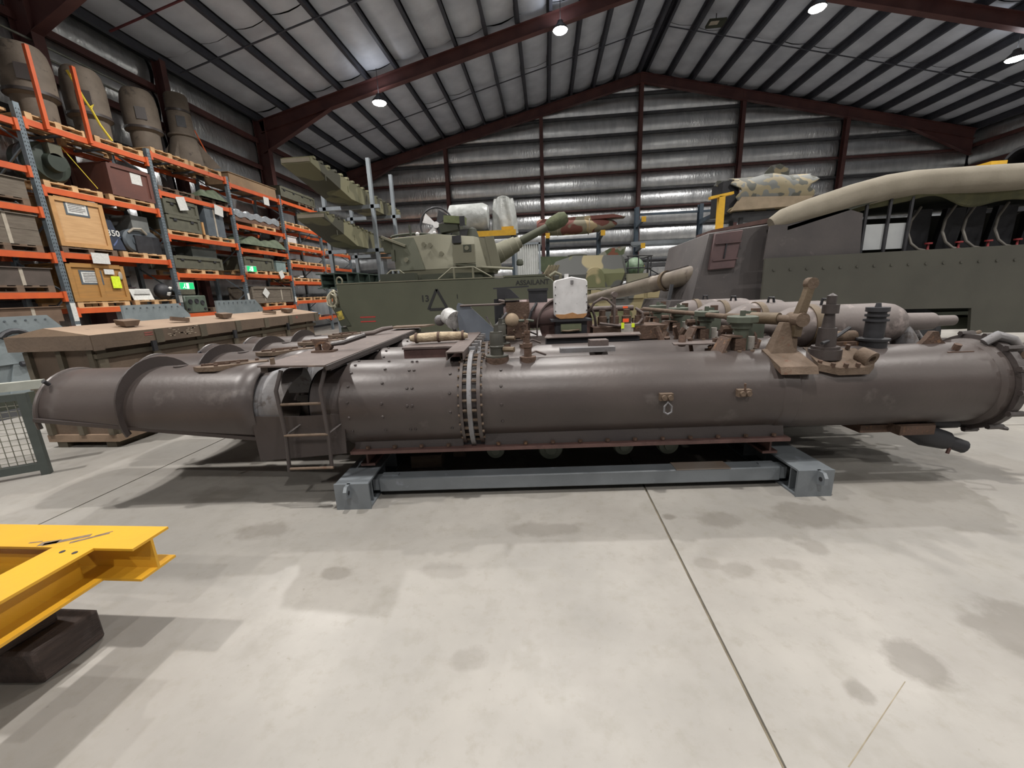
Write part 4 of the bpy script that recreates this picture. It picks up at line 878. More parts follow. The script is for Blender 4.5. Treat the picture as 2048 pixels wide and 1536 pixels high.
for a in (55, 300): MB().prism([(-.1+.05*math.cos(rad(a+40)),3.45+.05*math.sin(rad(a+40))), (-.1+.42*math.cos(rad(a+22)),3.45+.42*math.sin(rad(a+22))), (-.1+.45*math.cos(rad(a-22)),3.45+.45*math.sin(rad(a-22))), (-.1+.05*math.cos(rad(a-40)),3.45+.05*math.sin(rad(a-40)))], 'y', -.03, .01).obj('fan_blade', M_BLACKM, fn_)
MB().cyl((-.1,-.08,3.45),(-.1,.1,3.45),.09,n=16).obj('fan_hub', M_WHITE, fn_)
MB().bb(.1,.6,.05,.4,3.0,3.5).obj('fan_motor', M_OLIVED, fn_)

# camouflaged battle tank behind
def camo(name, a, b, c, s1=1.1):
    m = mat(name, a, None, .7, spots=b, spot_sc=s1, spot_at=.53, sc1=2, c2=a) if 0 else None
    m = bpy.data.materials.new(name); m.use_nodes = True; N = m.node_tree.nodes; L = m.node_tree.links; bs = N['Principled BSDF']; bs.inputs['Roughness'].default_value = .75
    tc = N.new('ShaderNodeTexCoord'); cur = None
    prev = None
    for i, (colr, seed, th) in enumerate(((b, 3.1, .52), (c, 17.7, .56))):
        mp = N.new('ShaderNodeMapping'); mp.inputs['Location'].default_value = (seed, seed*.7, seed*.3); L.new(tc.outputs['Object'], mp.inputs[0])
        n = N.new('ShaderNodeTexNoise'); n.inputs['Scale'].default_value = s1; n.inputs['Detail'].default_value = 1.2; L.new(mp.outputs[0], n.inputs['Vector'])
        r = N.new('ShaderNodeMapRange'); r.inputs[1].default_value = th; r.inputs[2].default_value = th+.015; L.new(n.outputs[0], r.inputs[0])
        x = N.new('ShaderNodeMix'); x.data_type = 'RGBA'; L.new(r.outputs[0], x.inputs[0])
        if prev is None: x.inputs[6].default_value = lin(a)
        else: L.new(prev, x.inputs[6])
        x.inputs[7].default_value = lin(colr); prev = x.outputs[2]
    L.new(prev, bs.inputs['Base Color']); MATS[name] = m
    return m
M_CAMO = camo('tank_camouflage', '#8a8061', '#4d4e4c', '#5d5f42', .9)
M_CAMOR = camo('ramp_camouflage', '#68664f', '#46453a', '#7d7a60', 1.1)
tk = thing('battle_tank', 'sand, grey and green camouflaged tank with a wrapped green basket behind its turret', 'tank', (1.75, 14.0, 0))
MB().prism([(-2.6,.9),(-2.2,.45),(3.0,.45),(3.3,.9),(3.2,1.35),(-1.6,1.45)], 'y', 0, 3.3).obj('hull', M_CAMO, tk)
for k in range(6): MB().lathe((-1.9+.85*k,-.05,.36),(-1.9+.85*k,9,.36),[(0,0),(0,.1),(.04,.12),(.05,.27),(.1,.33),(.35,.33),(.35,0)],24).obj('road_wheel', M_CAMO, tk)
MB().path([(-2.3,.15,.7),(-2.0,.15,.06),(2.6,.15,.05),(3.1,.15,.6),(2.8,.15,.95),(-2.0,.15,1.0)], .07, 6, True).obj('track', M_RUBBER, tk)
for k in range(7): MB().bb(-1.5+.62*k, -1.5+.62*k+.5, -.06, 0, 1.1, 1.42).obj('skirt_panel', M_CAMO, tk)
MB().bb(-1.5,2.9,-.06,.4,1.44,1.49).obj('track_guard', M_OLIVEL, tk)
tt = [(-1.75,.75),(-1.0,.35),(.9,.3),(1.1,.9),(1.1,2.4),(.9,2.9),(-1.0,2.9),(-1.75,2.4)]
th_ = [(-1.4,.95),(-.8,.6),(.8,.55),(1.0,1.0),(1.0,2.3),(.8,2.6),(-.8,2.6),(-1.4,2.3)]
loft([(x*.8,y) for x, y in tt], 1.45, tt, 1.95).obj('turret_lower', M_CAMO, tk)
loft(tt, 1.95, th_, [2.45,2.6,2.55,2.5,2.5,2.55,2.6,2.45]).obj('turret_upper', M_CAMO, tk)
MB().lathe((-.1,.32,1.85),(-.1,-9,1.85),[(-.2,.34),(.02,.32),(.03,.24),(.08,.24),(.09,0)],24).obj('turret_boss', M_CAMO, tk)
g = MB(); g.prism([(-.45,1.5),(.25,1.5),(.2,1.95),(-.38,1.95)],'y',.2,.5); g.obj('boss_plate', M_CAMO, tk)
MB().ball((1.42,1.3,2.12), .42, 16, 12, (.8,1.2,.9)).obj('wrapped_drum', mat('green_wrap_sheet', '#6b8068', '#5a6d58', .6, sc1=4, bump=.5, bsc=14), tk)
for zz in (1.72, 2.1, 2.5): MB().path([(1.0,.55,zz),(1.5,.55,zz),(1.9,.75,zz),(1.9,2.0,zz),(1.0,2.2,zz)], .022, 6).obj('basket_rail', M_BLACKM, tk)
for x, yy in ((1.05,.55),(1.4,.55),(1.75,.65),(1.9,.9),(1.9,1.4)): MB().cyl((x,yy,1.72),(x,yy,2.5),.02,n=6).obj('basket_bar', M_BLACKM, tk)
MB().lathe((-.6,1.4,2.55),(-.6,1.4,9),[(0,.35),(.12,.35),(.15,.2),(.15,0)],20).obj('cupola', M_OLIVED, tk)
for k in range(4): MB().path([(-1.75+.1*k,.7+.02*k,1.6),(-1.8+.12*k,.65,2.0),(-1.6+.1*k,.75,2.3)],.07,7).obj('canvas_fold', mat('brown_canvas','#6a624e','#554e3f',.95,sc1=8,bump=.4), tk)
MB().lathe((-1.9,.6,1.75),(-2.3,.3,2.05),[(0,.12),(.3,.2),(.35,.2),(.32,.15),(0,.08)],16).obj('horn_cowl', M_OLIVED, tk)
MB().bb(.95,1.6,-.05,.3,1.5,1.9).obj('stowage_bin', M_OLIVEL, tk)
MB().bb(-1.0,.2,.4,.9,1.62,1.68).obj('glacis_rack', M_OLIVEL, tk)

# assault gun with sloped casemate and its long barrel
M_CASE = mat('grey_brown_armour', '#4d4847', '#444040', .6, .05, sc1=2, bump=.1, bsc=30, spots='#575150', spot_sc=5, spot_at=.6)
M_HATCH = mat('red_brown_hatch', '#584444', '#4d3c3d', .6, .05, sc1=4, bump=.1)
ag = thing('assault_gun', 'grey brown armoured casemate vehicle with a long bare gun barrel', 'armoured vehicle', (3.3, 8.7, 0))
MB().hexa([(-.75,-1.05,.75),(.65,-1.05,.75),(.65,1.2,.75),(-.75,1.2,.75),(-.46,-1.02,2.35),(.62,-1.02,2.46),(.62,1.1,2.46),(-.52,1.1,2.30)]).obj('casemate', M_CASE, ag, bevel=.02)
MB().hexa([(-1.2,-.9,.5),(.65,-.9,.5),(.65,1.2,.5),(-1.2,1.2,.5),(-1.0,-.9,1.2),(.65,-.9,1.2),(.65,1.2,1.2),(-1.0,1.2,1.2)]).obj('lower_hull', M_CASE, ag)
h = MB(); h.hexa([(-.44,-1.10,1.72),(.0,-1.10,1.74),(.0,-1.03,1.74),(-.44,-1.03,1.72),(-.37,-1.08,2.33),(.10,-1.08,2.37),(.10,-1.0,2.37),(-.37,-1.0,2.33)]); h = h.obj('side_hatch', M_HATCH, ag, bevel=.012)
for zz in (1.88, 2.16): MB().bar((-.4+(zz-1.72)*.1,-1.105,zz),(.02+(zz-1.72)*.12,-1.10,zz+.02),.02,.025).obj('hatch_strap', M_HATCH, h)
MB().bar((-.2,-1.105,1.9),(-.17,-1.10,2.15),.02,.02).obj('hatch_handle', M_BLACKM, h)
for k in range(3): MB().hexa([(-.4,-.98+.26*k,2.36),(.62,-.98+.26*k,2.48),(.62,-.78+.26*k,2.48),(-.4,-.78+.26*k,2.36),(-.4,-.98+.26*k,2.40),(.62,-.98+.26*k,2.56),(.62,-.78+.26*k,2.56),(-.4,-.78+.26*k,2.40)]).obj('roof_plank', M_REDP, ag)
M_BARREL = mat('bare_barrel_steel', '#7c7367', '#675d54', .5, .25, sc1=3, stretch=(1,1,1), bump=.1, bsc=20, spots='#5b5149', spot_sc=6, spot_at=.6)
b0 = Vector((2.84-3.3,8.15-8.7,1.67)); b1 = Vector((1.0-3.3, 12.0-8.7, 1.14))
bd = (b1-b0); bl = bd.length; bd.normalize()
MB().lathe(b0, b1, [(-.1,0),(-.1,.18),(.3,.18),(.32,.175),(1.1,.165),(1.12,.175),(1.2,.175),(1.22,.16),(bl-.1,.115),(bl-.08,.125),(bl,.125),(bl,.07),(bl-.3,.07)], 28).obj('gun_barrel', M_BARREL, ag)
MB().lathe(b0, b1, [(.75,.185),(.75,.21),(.83,.21),(.83,.185)], 28).obj('barrel_band', M_BRASS, ag)
MB().bar(b0+Vector((0,-.02,.2)), b0+bd*2.8+Vector((0,-.02,.16)), .02, .012).obj('barrel_rib', M_TUBED, ag)
for k in range(4): MB().lathe((-.9+.52*k,-.95,.36),(-.9+.52*k,9,.36),[(0,0),(0,.1),(.05,.28),(.2,.3),(.2,0)],20).obj('road_wheel', M_RUBBER, ag)
MB().path([(-1.4,-.85,.5),(-1.1,-.85,.07),(.4,-.85,.05),(.6,-.85,.5),(.4,-.85,.8),(-1.1,-.85,.85)], .06, 6, True).obj('track', M_RUBBER, ag)
MB().bar((-.95,-.4,.9),(-.85,-.4,1.5),.06,.06).obj('travel_lock', M_DARKST, ag)

# open sided armoured carrier with rolled canopy
M_SKIRT = mat('dark_olive_side', '#47463e', '#403f38', .66, sc1=1.5, bump=.06, bsc=60)
cv = thing('canopied_carrier', 'long dark olive armoured carrier with a rolled canvas canopy along its side', 'armoured vehicle', (6.5, 7.3, 0))
sk = MB(); sk.prism([(-2.85,.62),(-.72,.55),(-.75,.95),(.46,.93),(.52,.52),(3.5,.45),(3.5,1.9),(1.2,1.9),(-2.85,1.86)], 'y', 0, .05)
sk = sk.obj('side_plate', M_SKIRT, cv)
for k in range(24): MB().cyl((-2.7+.26*k,-.012,1.67),(-2.7+.26*k,.0,1.67),.022,n=8).obj('plate_rivet', M_SKIRT, cv)
MB().bb(-2.5,3.5,.3,2.6,.55,.75).obj('carrier_floor', M_OLIVED, cv)
MB().bb(-2.4,3.5,2.5,2.6,.75,2.7).obj('far_side_plate', M_SKIRT, cv)
MB().bb(3.4,3.5,.06,2.5,.75,2.7).obj('end_plate', M_SKIRT, cv)
MB().prism([(-2.82,1.85),(-1.32,1.88),(-1.36,2.5),(-1.6,2.58),(-2.78,2.38)],'y',.10,.14).obj('upper_side', M_CASE, cv)
MB().prism([(-2.5,2.30),(-.9,2.75),(3.5,2.80),(3.5,2.84),(-.9,2.8),(-2.5,2.36)],'y',.1,2.6).obj('canopy_roof', M_OLIVED, cv)
M_CANV = mat('dusty_canvas', '#8a8375', '#7c7567', .9, sc1=2.5, bump=.15, bsc=40)
MB().path([(-2.72,.2,2.42),(-2.55,.2,2.5),(-2.1,.2,2.62),(-1.5,.2,2.78),(-1.0,.2,2.88),(-.6,.2,2.92),(.3,.2,2.93),(1.6,.2,2.93),(3.5,.2,2.93)], [.10,.15,.18,.19,.2,.2,.2,.2,.2], 16).obj('canopy_roll', M_CANV, cv)
for x in (-.55, 1.45): MB().lathe((x,.2,2.925),(9,.2,2.925),[(0,.181),(0,.186),(.02,.186),(.02,.181)],20).obj('roll_strap', M_BRASS, cv)
def drape(u, v):
    x = -2.5+6.0*u; zt = 2.30+.42*min(1, u*3.6); return (x, .16+.05*math.sin(x*3.1)+.03*v, zt+.06-(.16+.07*math.sin(x*2.3)+.05*math.sin(x*5.7))*v)
dr = MB().grid(drape, 60, 4).obj('canopy_valance', mat('olive_canvas', '#525138', '#464632', .95, sc1=6, bump=.3), cv); dm = dr.modifiers.new('t', 'SOLIDIFY'); dm.thickness = .008
for x in (-1.29, -.94, -.62, 2.6): MB().bb(x-.018,x+.018,.12,.155,1.88,2.72).obj('canopy_post', M_BLACKM, cv)
w1 = MB().bb(-1.25,-.96,.16,.175,1.93,2.33).obj('window_pane', mat('glass_painted_reflection', '#c9cccc', '#bbbebf', .2, .35, sc1=2), cv)  # whitish base colour paints the lamp reflection into both panes
MB().bb(-.92,-.64,.16,.175,1.93,2.33).obj('window_pane', MATS['glass_painted_reflection'], cv)
M_HOOP = mat('pale_hoop', '#77736c', '#69655f', .6, .1)
for k in range(5):
    x = (-.28, .26, .58, 1.07, 1.6)[k]; xr = (-.21, .25, .69, 1.12, 1.55)[k]
    MB().path([(x+.18,.6,2.62),(x+.02,.55,2.4),(x-.04,.5,2.2),(x+.0,.45,2.02),(x+.1,.42,1.92),(x+.25,.4,1.88)], .022, 8).obj('seat_hoop', M_HOOP, cv)
    MB().prism([(x+.1,1.9),(x+.5,1.9),(x+.5,2.6),(x+.2,2.6)],'y',.75,.85).obj('seat_back', M_BLACKM, cv)
    o = MB().lathe((xr,.2,1.88),(xr,.2,9),[(0,.03),(.03,.015),(.1,.015),(.1,.05),(.125,.05),(.125,0)],10).obj('red_valve_handle', mat('red_handle', '#8f2f31', '#7d2a2d', .6), cv)
for x in (-.25, 2.4):
    MB().lathe((x,.12,.48),(x,9,.48),[(0,0),(0,.2),(.03,.24),(.03,.3),(.0,.36),(.05,.48),(.28,.48),(.28,0)],32).obj('tyre', M_RUBBER, cv)

# ================================================================ pallet racking along the left wall
M_ORANGE = mat('orange_rack_beam', '#c65a2a', '#b85029', .5, sc1=4, spots='#a84e2c', spot_sc=14, spot_at=.66)
M_UPR = mat('galvanised_upright', '#7b868d', '#6a747b', .45, .4, sc1=6, spots='#525a60', spot_sc=30, spot_at=.58)
M_PINE = mat('pallet_pine', '#c4a27a', '#b18e66', .8, sc1=5, rv=.18, bump=.1)
M_OLDP = mat('old_pallet_wood', '#6a5848', '#5a4a3d', .85, sc1=5, rv=.15, bump=.1)
XF, XBK = -10.5, -11.55
UY = [5.5, 8.18, 10.9, 13.6, 16.3, 19.0, 21.7]
LEV = [[1.1, 1.85, 2.66, 3.57, 4.35, 5.22], [.12, 1.5, 2.70, 4.03, 5.3], [1.22, 2.37, 3.42, 4.55, 5.5], [1.28, 2.45, 3.31, 4.09, 5.38], [.66, 1.44, 2.25, 2.95, 3.67, 4.47, 5.4], [.66, 1.44, 2.25, 2.95, 3.67, 4.47]]
TOPH = [6.6, 5.55, 5.65, 5.6, 5.6, 5.6, 5.5]
rk = thing('pallet_rack', 'tall orange and galvanised pallet racking along the left foil wall', 'racking', (XF, 13.6, 0))
oy = 13.6
for i, uy in enumerate(UY):
    up = MB()
    for x in (0, XBK-XF): up.bb(x-.05, x+.05, uy-oy-.05, uy-oy+.05, 0, 5.55)
    u = MB().bb(-.05, .05, uy-oy-.05, uy-oy+.05, 0, 5.55).obj('upright', M_UPR, rk)
    MB().bb(XBK-XF-.05, XBK-XF+.05, uy-oy-.05, uy-oy+.05, 0, 5.55).obj('upright', M_UPR, rk)
    slots = MB()
    for k in range(70):
        for dx in (-.024, .024): slots.box((.051, uy-oy+dx, .25+.075*k), (.003,.014,.032), (22 if dx > 0 else -22, 0, 0))
    slots.obj('upright_slots', M_BLACKM, u, kind='stuff')
    br = MB(); z = .3; sgn = 1
    while z < 5.1:
        br.bar((0, uy-oy, z), (XBK-XF, uy-oy, z+.75), .03, .03) if sgn > 0 else br.bar((XBK-XF, uy-oy, z), (0, uy-oy, z+.75), .03, .03); z += .75; sgn = -sgn
    br.obj('frame_lacing', M_UPR, rk)
for b in range(len(UY)-1):
    y0, y1 = UY[b]-oy+.05, UY[b+1]-oy-.05
    for z in LEV[b]:
        for x in (0, XBK-XF):
            bm_ = MB().bb(x-.03, x+.03, y0, y1, z-.12, z).obj('beam', M_ORANGE, rk)
            if x == 0:
                for yy in (y0, y1-.06): MB().bb(-.035, .056, yy, yy+.06, z-.2, z+.02).obj('beam_connector', M_ORANGE, bm_)
        for k in (1, 2): MB().bb(XBK-XF, 0, y0+k*(y1-y0)/3-.025, y0+k*(y1-y0)/3+.025, z-.06, z-.012).obj('pallet_support', M_UPR, rk)
M_PAPER = mat('white_paper', '#cfcfcb', '#bdbdb9', .8, sc1=30)
for yy, z0, z1 in ((8.18, 1.22, 1.62), (8.18, .8, 1.15), (10.9, 1.55, 1.75), (13.6, 1.55, 1.78), (16.3, 1.4, 1.62)): MB().bb(.053, .057, yy-oy-.05, yy-oy+.05, z0, z1).obj('bay_label', M_PAPER, rk)
for yy in (8.62, 9.45): MB().bb(.032,.10,yy-oy-.035,yy-oy+.035,5.2,6.75).obj('stub_upright', M_ORANGE, rk)
# pallets ---------------------------------------------------------
def pallet_proto(m):
    p = thing('pallet', 'x', 'pallet'); w, l = 1.0, 1.16
    for k in range(5): MB().bb(-w/2, w/2, -l/2+k*(l-.12)/4, -l/2+k*(l-.12)/4+.12, .122, .142).obj('deck_board', m, p)
    for k in range(3):
        x = (-w/2+.05, 0, w/2-.05)[k]
        MB().bb(x-.05, x+.05, -l/2, l/2, .1, .122).obj('stringer_board', m, p)
        for j in range(3):
            yy = (-l/2+.06, 0, l/2-.06)[j]; MB().bb(x-.05, x+.05, yy-.06, yy+.06, .02, .1).obj('block', m, p)
        MB().bb(x-.05, x+.05, -l/2, l/2, 0, .02).obj('base_board', m, p)
    return p
PAL = [pallet_proto(M_PINE), pallet_proto(M_OLDP)]; used = [False, False]
BAYN = ['bay at the left edge', 'bay of the plywood crates', 'bay under the finned cone', 'bay of the green tarpaulin', 'bay of mostly empty pallets', 'farthest bay']
def ordn(b, z):
    L = sorted(LEV[b]); k = min(range(len(L)), key=lambda i: abs(L[i]-z)); n = len(L)-1-k
    return ['top shelf', 'second shelf down', 'third shelf down', 'fourth shelf down', 'fifth shelf down', 'sixth shelf down', 'lowest shelf'][n]
def pallet(b, z, y, old=0, extra='', x=None, lift=0.):
    k = 1 if old else 0
    o = PAL[k] if not used[k] else copy_tree(PAL[k]); used[k] = True
    o.location = (x if x is not None else (XF+XBK)/2+.03, y, z+.001+lift)
    left = y < (UY[b]+UY[b+1])/2
    tag(o, ('dark old' if old else 'pale pine')+' pallet, '+ordn(b, z)+', '+('nearer' if left else 'farther')+' half, '+BAYN[b], 'pallet', 'pallets on the racking')
    return o
PT = .143
for b, z, ys, old in ((0, 5.22, (7.3,), 0), (0, 2.66, (7.4,), 1), (0, 1.85, (7.4,), 1), (0, 3.57, (7.4,), 1), (0, 1.1, (7.3,), 1),
                      (1, 5.3, (8.9, 10.2), 0), (1, 4.03, (8.9, 10.2), 0), (1, 2.70, (8.9,), 1), (1, 2.70, (10.2,), 0), (1, 1.5, (8.9, 10.2), 0),
                      (2, 5.5, (11.62, 12.86), 0), (2, 4.55, (11.6, 12.9), 1), (2, 3.42, (11.6, 12.9), 0), (2, 2.37, (11.95,), 0), (2, 1.22, (12.6,), 1),
                      (3, 4.09, (15.2,), 0), (3, 3.31, (15.1,), 0), (3, 2.45, (14.3, 15.6), 0), (3, 1.28, (15.1,), 0),
                      (4, 4.47, (17.0, 18.2), 0), (4, 3.67, (17.0, 18.3), 0), (4, 2.95, (17.0, 18.3), 0), (4, 2.25, (17.0, 18.3), 0), (4, 1.44, (17.0, 18.3), 0), (4, .66, (17.5,), 0), (4, 5.4, (18.2,), 1),
                      (5, 3.67, (19.8, 21.0), 0), (5, 2.95, (19.8,), 0), (5, 2.25, (19.8, 21.0), 0), (5, 1.44, (19.8,), 0)):
    for y in ys: pallet(b, z, y, old)
# goods ------------------------------------------------------------
M_PLY = mat('fresh_plywood', '#c29c70', '#b58f64', .7, sc1=3, stretch=(3, 1, 9), bump=.05)
M_PLYE = mat('pine_batten', '#bb8f5c', '#aa8051', .7, sc1=5)
M_PLY2 = mat('amber_plywood', '#a5783f', '#97703e', .65, sc1=3, stretch=(3, 1, 9))
M_OCHEST = mat('olive_chest', '#585749', '#4c4b3f', .7, sc1=5, bump=.1, spots='#61604f', spot_sc=14, spot_at=.6)
M_GREYW = mat('grey_weathered_timber', '#6b6257', '#5d544a', .85, sc1=4, bump=.2, stretch=(6, 1, 6))
M_MAROON = mat('maroon_crate', '#613c33', '#573730', .6, sc1=3, spots='#6f473b', spot_sc=10, spot_at=.62)
M_TAPE = mat('pale_strap', '#a79e90', '#958c7f', .7)
M_SLATE = mat('slate_cabinet', '#5f666c', '#535a60', .5, .2, sc1=5)
M_NAVY = mat('navy_fabric', '#2c3342', '#252b38', .9, sc1=8)
def crate(name, label, cat, y0, y1, z0, z1, m, mb, dep=.9, xf=XF+.02, group=None, battens=True, lid=True, planks=0, latches=0, straps=0, card=None, cardm=None, mid=False):
    t = thing(name, label, cat, (xf-dep/2, (y0+y1)/2, z0), 0, group); w = dep; l = y1-y0; h = z1-z0; e = .03
    if planks:
        for k in range(planks):
            za, zb = h*k/planks, h*(k+1)/planks-.006
            MB().bb(-w/2+e, w/2-e, -l/2+e, l/2-e, za, zb).obj('plank_course', m, t)
    else: MB().bb(-w/2+e, w/2-e, -l/2+e, l/2-e, 0, h-.02).obj('body', m, t)
    if battens:
        for yy in (-l/2, l/2-.09):
            MB().bb(w/2-e, w/2, yy, yy+.09, 0, h).obj('batten', mb, t)
        for za, zb in ((0, .09), (h-.09, h)): MB().bb(w/2-e, w/2-.002, -l/2+.09, l/2-.09, za, zb).obj('batten', mb, t)
        for xx in (-w/2, w/2-.09-e): MB().bb(xx, xx+.09, -l/2, -l/2+e, 0, h).obj('batten', mb, t)
        if mid: MB().bb(w/2-e, w/2-.001, -.045, .045, .09, h-.09).obj('batten', mb, t)
    if lid: MB().bb(-w/2, w/2, -l/2, l/2, h-.02, h).obj('lid', mb if battens else m, t)
    for k in range(latches):
        yy = -l/2+l*(k+.5)/latches; MB().bb(w/2-e, w/2-e+.025, yy-.05, yy+.05, h*.62, h*.62+.06).obj('latch', M_BLACKM, t)
    for k in range(straps):
        yy = -l/2+l*(k+.7)/(straps+.4); MB().bb(w/2-e, w/2-e+.008, yy-.03, yy+.03, 0, h).obj('strap', M_TAPE, t)
    if card:
        (a, b_, c, d) = card; MB().bb(w/2-e+.001, w/2-e+.006, a-.04, b_+.04, c-.04, d+.04).obj('card_frame', M_SLATE, t)
        c_ = MB().bb(w/2-e+.006, w/2-e+.009, a, b_, c, d).obj('card', M_PAPER, t)
        g = MB(); k = 0; zz = d-.04
        while zz > c+.02: g.bb(w/2-e+.009, w/2-e+.0105, a+.03, b_-.03-(.06 if k % 3 == 2 else 0), zz, zz+.012); zz -= .035; k += 1
        g.obj('card_print', M_TUBED, c_, kind='stuff')
    return t
# bay 1
crate('pine_crate', 'large pale plywood crate with a framed white card high on its face', 'crate', 8.32, 9.38, 2.70+PT, 3.88, M_PLY, M_PLYE, dep=1.0, card=(-.22, .18, .72, .98))
crate('pine_crate', 'amber plywood crate with a white card and a yellow label', 'crate', 8.28, 9.52, 1.5+PT, 2.49, M_PLY2, M_PLY2, dep=1.0, card=(-.34, .06, .42, .66), mid=True)
o = bpy.data.objects['pine_crate.001']; MB().bb(.50, .512, .26, .46, .30, .58).obj('yellow_label', MATS['hivis_yellow'], o); MB().bb(.50, .512, .14, .36, .62, .74).obj('white_label', M_PAPER, o); MB().ball((.50,.5,.6),.05,8,6,(.3,1,2)).obj('tag_bundle', M_TAPE, o)
crate('maroon_crate', 'maroon timber crate with a white sheet taped to its face', 'crate', 9.72, 10.82, 4.03+PT, 4.92, M_MAROON, M_MAROON, dep=1.0, card=None)
o = bpy.data.objects['maroon_crate']; MB().bb(.472, .476, .02, .30, .38, .64).obj('white_sheet', M_PAPER, o)
nb = thing('kit_bag', 'navy bag with white lettering standing beside the pale plywood crate', 'bag', (XF-.42, 9.62, 2.70+PT))
MB().hexa([(-.3,-.2,0),(.35,-.2,0),(.35,.22,0),(-.3,.22,0),(-.25,-.16,.78),(.2,-.16,.78),(.2,.12,.78),(-.25,.12,.78)]).obj('bag_body', M_NAVY, nb, bevel=.04)
text_mesh('bag_lettering', '350', .2, M_PAPER, nb, (.292, .0, .42), (rad(90), 0, rad(90)), .004)
MB().bar((.33,-.1,.12),(.27,.16,.36),.03,.01,up=(1,0,0)).obj('bag_stripe', mat('blue_stripe', '#56638a', '#4c587b', .8), nb)
en = thing('engine_block', 'grey black machine with drum wheels on a pallet beside the navy bag', 'machine', (XF-.45, 10.42, 2.70+PT))
MB().bb(-.35,.35,-.3,.38,.0,.45).obj('machine_bed', M_BLACKM, en)
for yy in (-.24, .16): MB().lathe((.05,yy,.31),(9,yy,.3),[(0,0),(0,.12),(.02,.28),(.2,.3),(.25,.26),(.25,.1),(.27,.1),(.27,0)],20).obj('drum_wheel', M_SLATE, en)
MB().cyl((.1,-.2,.35),(.1,.4,.35),.22,n=20).obj('cylinder', M_BLACKM, en)
MB().bb(-.3,.3,-.25,.2,.5,.95).obj('machine_cover', mat('grey_sheet_cover', '#6f716f', '#606260', .7, sc1=4), en)
MB().path([(.3,-.4,.5),(.36,-.3,.6),(.36,-.1,.62),(.33,.05,.5)],.03,6).obj('timber_wedge', M_TAPE, en)
gd_ = thing('machine_drum', 'dark green round machine drum lashed on the shelf beside the maroon crate', 'machine', (XF-.5, 8.82, 4.03+PT+.045))
MB().lathe((-.4,0,.42),(9,0,.42),[(0,0),(0,.3),(.1,.42),(.5,.42),(.6,.36),(.62,.2),(.75,.18),(.75,0)],28).obj('drum_body', mat('bottle_green', '#2b332c', '#343d35', .5, sc1=4), gd_)
MB().lathe((-.1,0,.42),(9,0,.42),[(0,.42),(0,.46),(.08,.46),(.08,.42)],28).obj('drum_band', M_SLATE, gd_)
MB().bb(.1,.35,-.1,.15,.55,.8).obj('drum_box', M_OCHEST, gd_)
MB().bar((.2,.25,.86),(.46,.62,.02),.025,.012).obj('yellow_strap', mat('yellow_webbing', '#d9c33c', '#c9b338', .7), gd_)
crate('dark_chest', 'dark grey chest on the pallet beside the amber plywood crate', 'chest', 9.66, 10.2, 1.5+PT, 2.3, M_BLACKM, M_BLACKM, dep=.4, battens=False, xf=XF-.56)
crate('maroon_case', 'low dark maroon case with clasps beside the amber plywood crate', 'case', 9.62, 9.98, 1.5+PT, 1.98, mat('plum_case', '#443539', '#3b2e31', .6), M_BLACKM, dep=.3, xf=XF-.25, battens=False, latches=1)
o = tag(MB().box((0,0,.15),(.012,.55,.3),(0,-18,0)).obj('notice_board', M_PAPER), 'white printed notice card propped against the dark case', 'notice'); o.location = (XF-.12, 9.95, 1.5+PT-.004)
g = MB()
for k in range(6): g.box((.052-.0105*k+.002,0,.245-.033*k),(.002,.42,.008),(0,-18,0))
g.obj('notice_print', M_TUBED, o, kind='stuff')
fg = thing('black_figurine', 'black wrapped object with white patches at the upright beside the notice card', 'object', (XF-.15, 10.6, 1.5+PT)); MB().ball((0,0,.22),.22,12,8,(.8,1,1)).obj('wrap_body', M_BLACKM, fg); MB().box((.17,.0,.15),(.06,.1,.08),(10,20,30)).obj('white_patch', M_PAPER, fg); MB().box((.16,.08,.3),(.06,.08,.05),(30,20,30)).obj('white_patch', M_PAPER, fg)
def hang_card(y, z, w, h, lab, m=M_PAPER, tilt=0):
    o = MB().box((0,0,-h/2),(.006,w,h),(tilt,0,0)).obj('hanging_card', m); o.location = (XF+.075, y, z); return tag(o, lab, 'card', 'cards hanging on the rack beams')
hang_card(9.0, 2.74, .38, .24, 'white printed card hanging below the pale plywood crate')
hang_card(11.6, 4.5, .3, .36, 'crumpled white paper hanging above the olive chest stack', tilt=12)
hang_card(12.95, 4.52, .34, .3, 'cream paper hanging above the slate cabinet', tilt=-8)
hang_card(15.4, 5.28, .3, .28, 'grey card hanging on the beam under the long timber box')
hang_card(15.6, 2.62, .26, .28, 'white tag hanging on the olive chest beside the farther exit sign', tilt=20)
# bay 2
for k in range(2): crate('olive_chest', ['lower weathered olive chest in the stack beside the slate cabinet', 'upper weathered olive chest in the stack beside the slate cabinet'][k], 'chest', 11.05, 12.18, 3.42+PT+.42*k, 3.42+PT+.42*k+.415, M_OCHEST, M_OCHEST, dep=.85, battens=True, latches=2, group='olive chests')
crate('slate_cabinet', 'tall slate grey cabinet tied with a band beside the olive chest stack', 'cabinet', 12.42, 13.2, 3.42+PT, 4.42, M_SLATE, M_SLATE, dep=.8, battens=False, straps=1)
crate('timber_post', 'short upright pine offcut leaning between chests and cabinet', 'timber', 12.24, 12.36, 3.42+PT, 3.95, M_PLYE, M_PLYE, dep=.1, battens=False, lid=False)
crate('flat_chest', 'long flat olive chest on the pallet above the nearer exit sign', 'chest', 11.0, 12.75, 2.37+PT, 2.37+PT+.36, M_OCHEST, M_OCHEST, dep=.85, latches=3)
crate('machine_case', 'grey green machine case behind the long flat olive chest', 'case', 11.9, 12.9, 2.37+PT+.37, 3.2, mat('ash_grey_case', '#5b5f5c', '#4f5350', .6, sc1=5), M_SLATE, dep=.6, xf=XF-.2, battens=False)
rs = thing('radio_set', 'green radio set with three round dials under the nearer exit sign', 'radio', (XF-.3, 11.5, 1.22+.001))
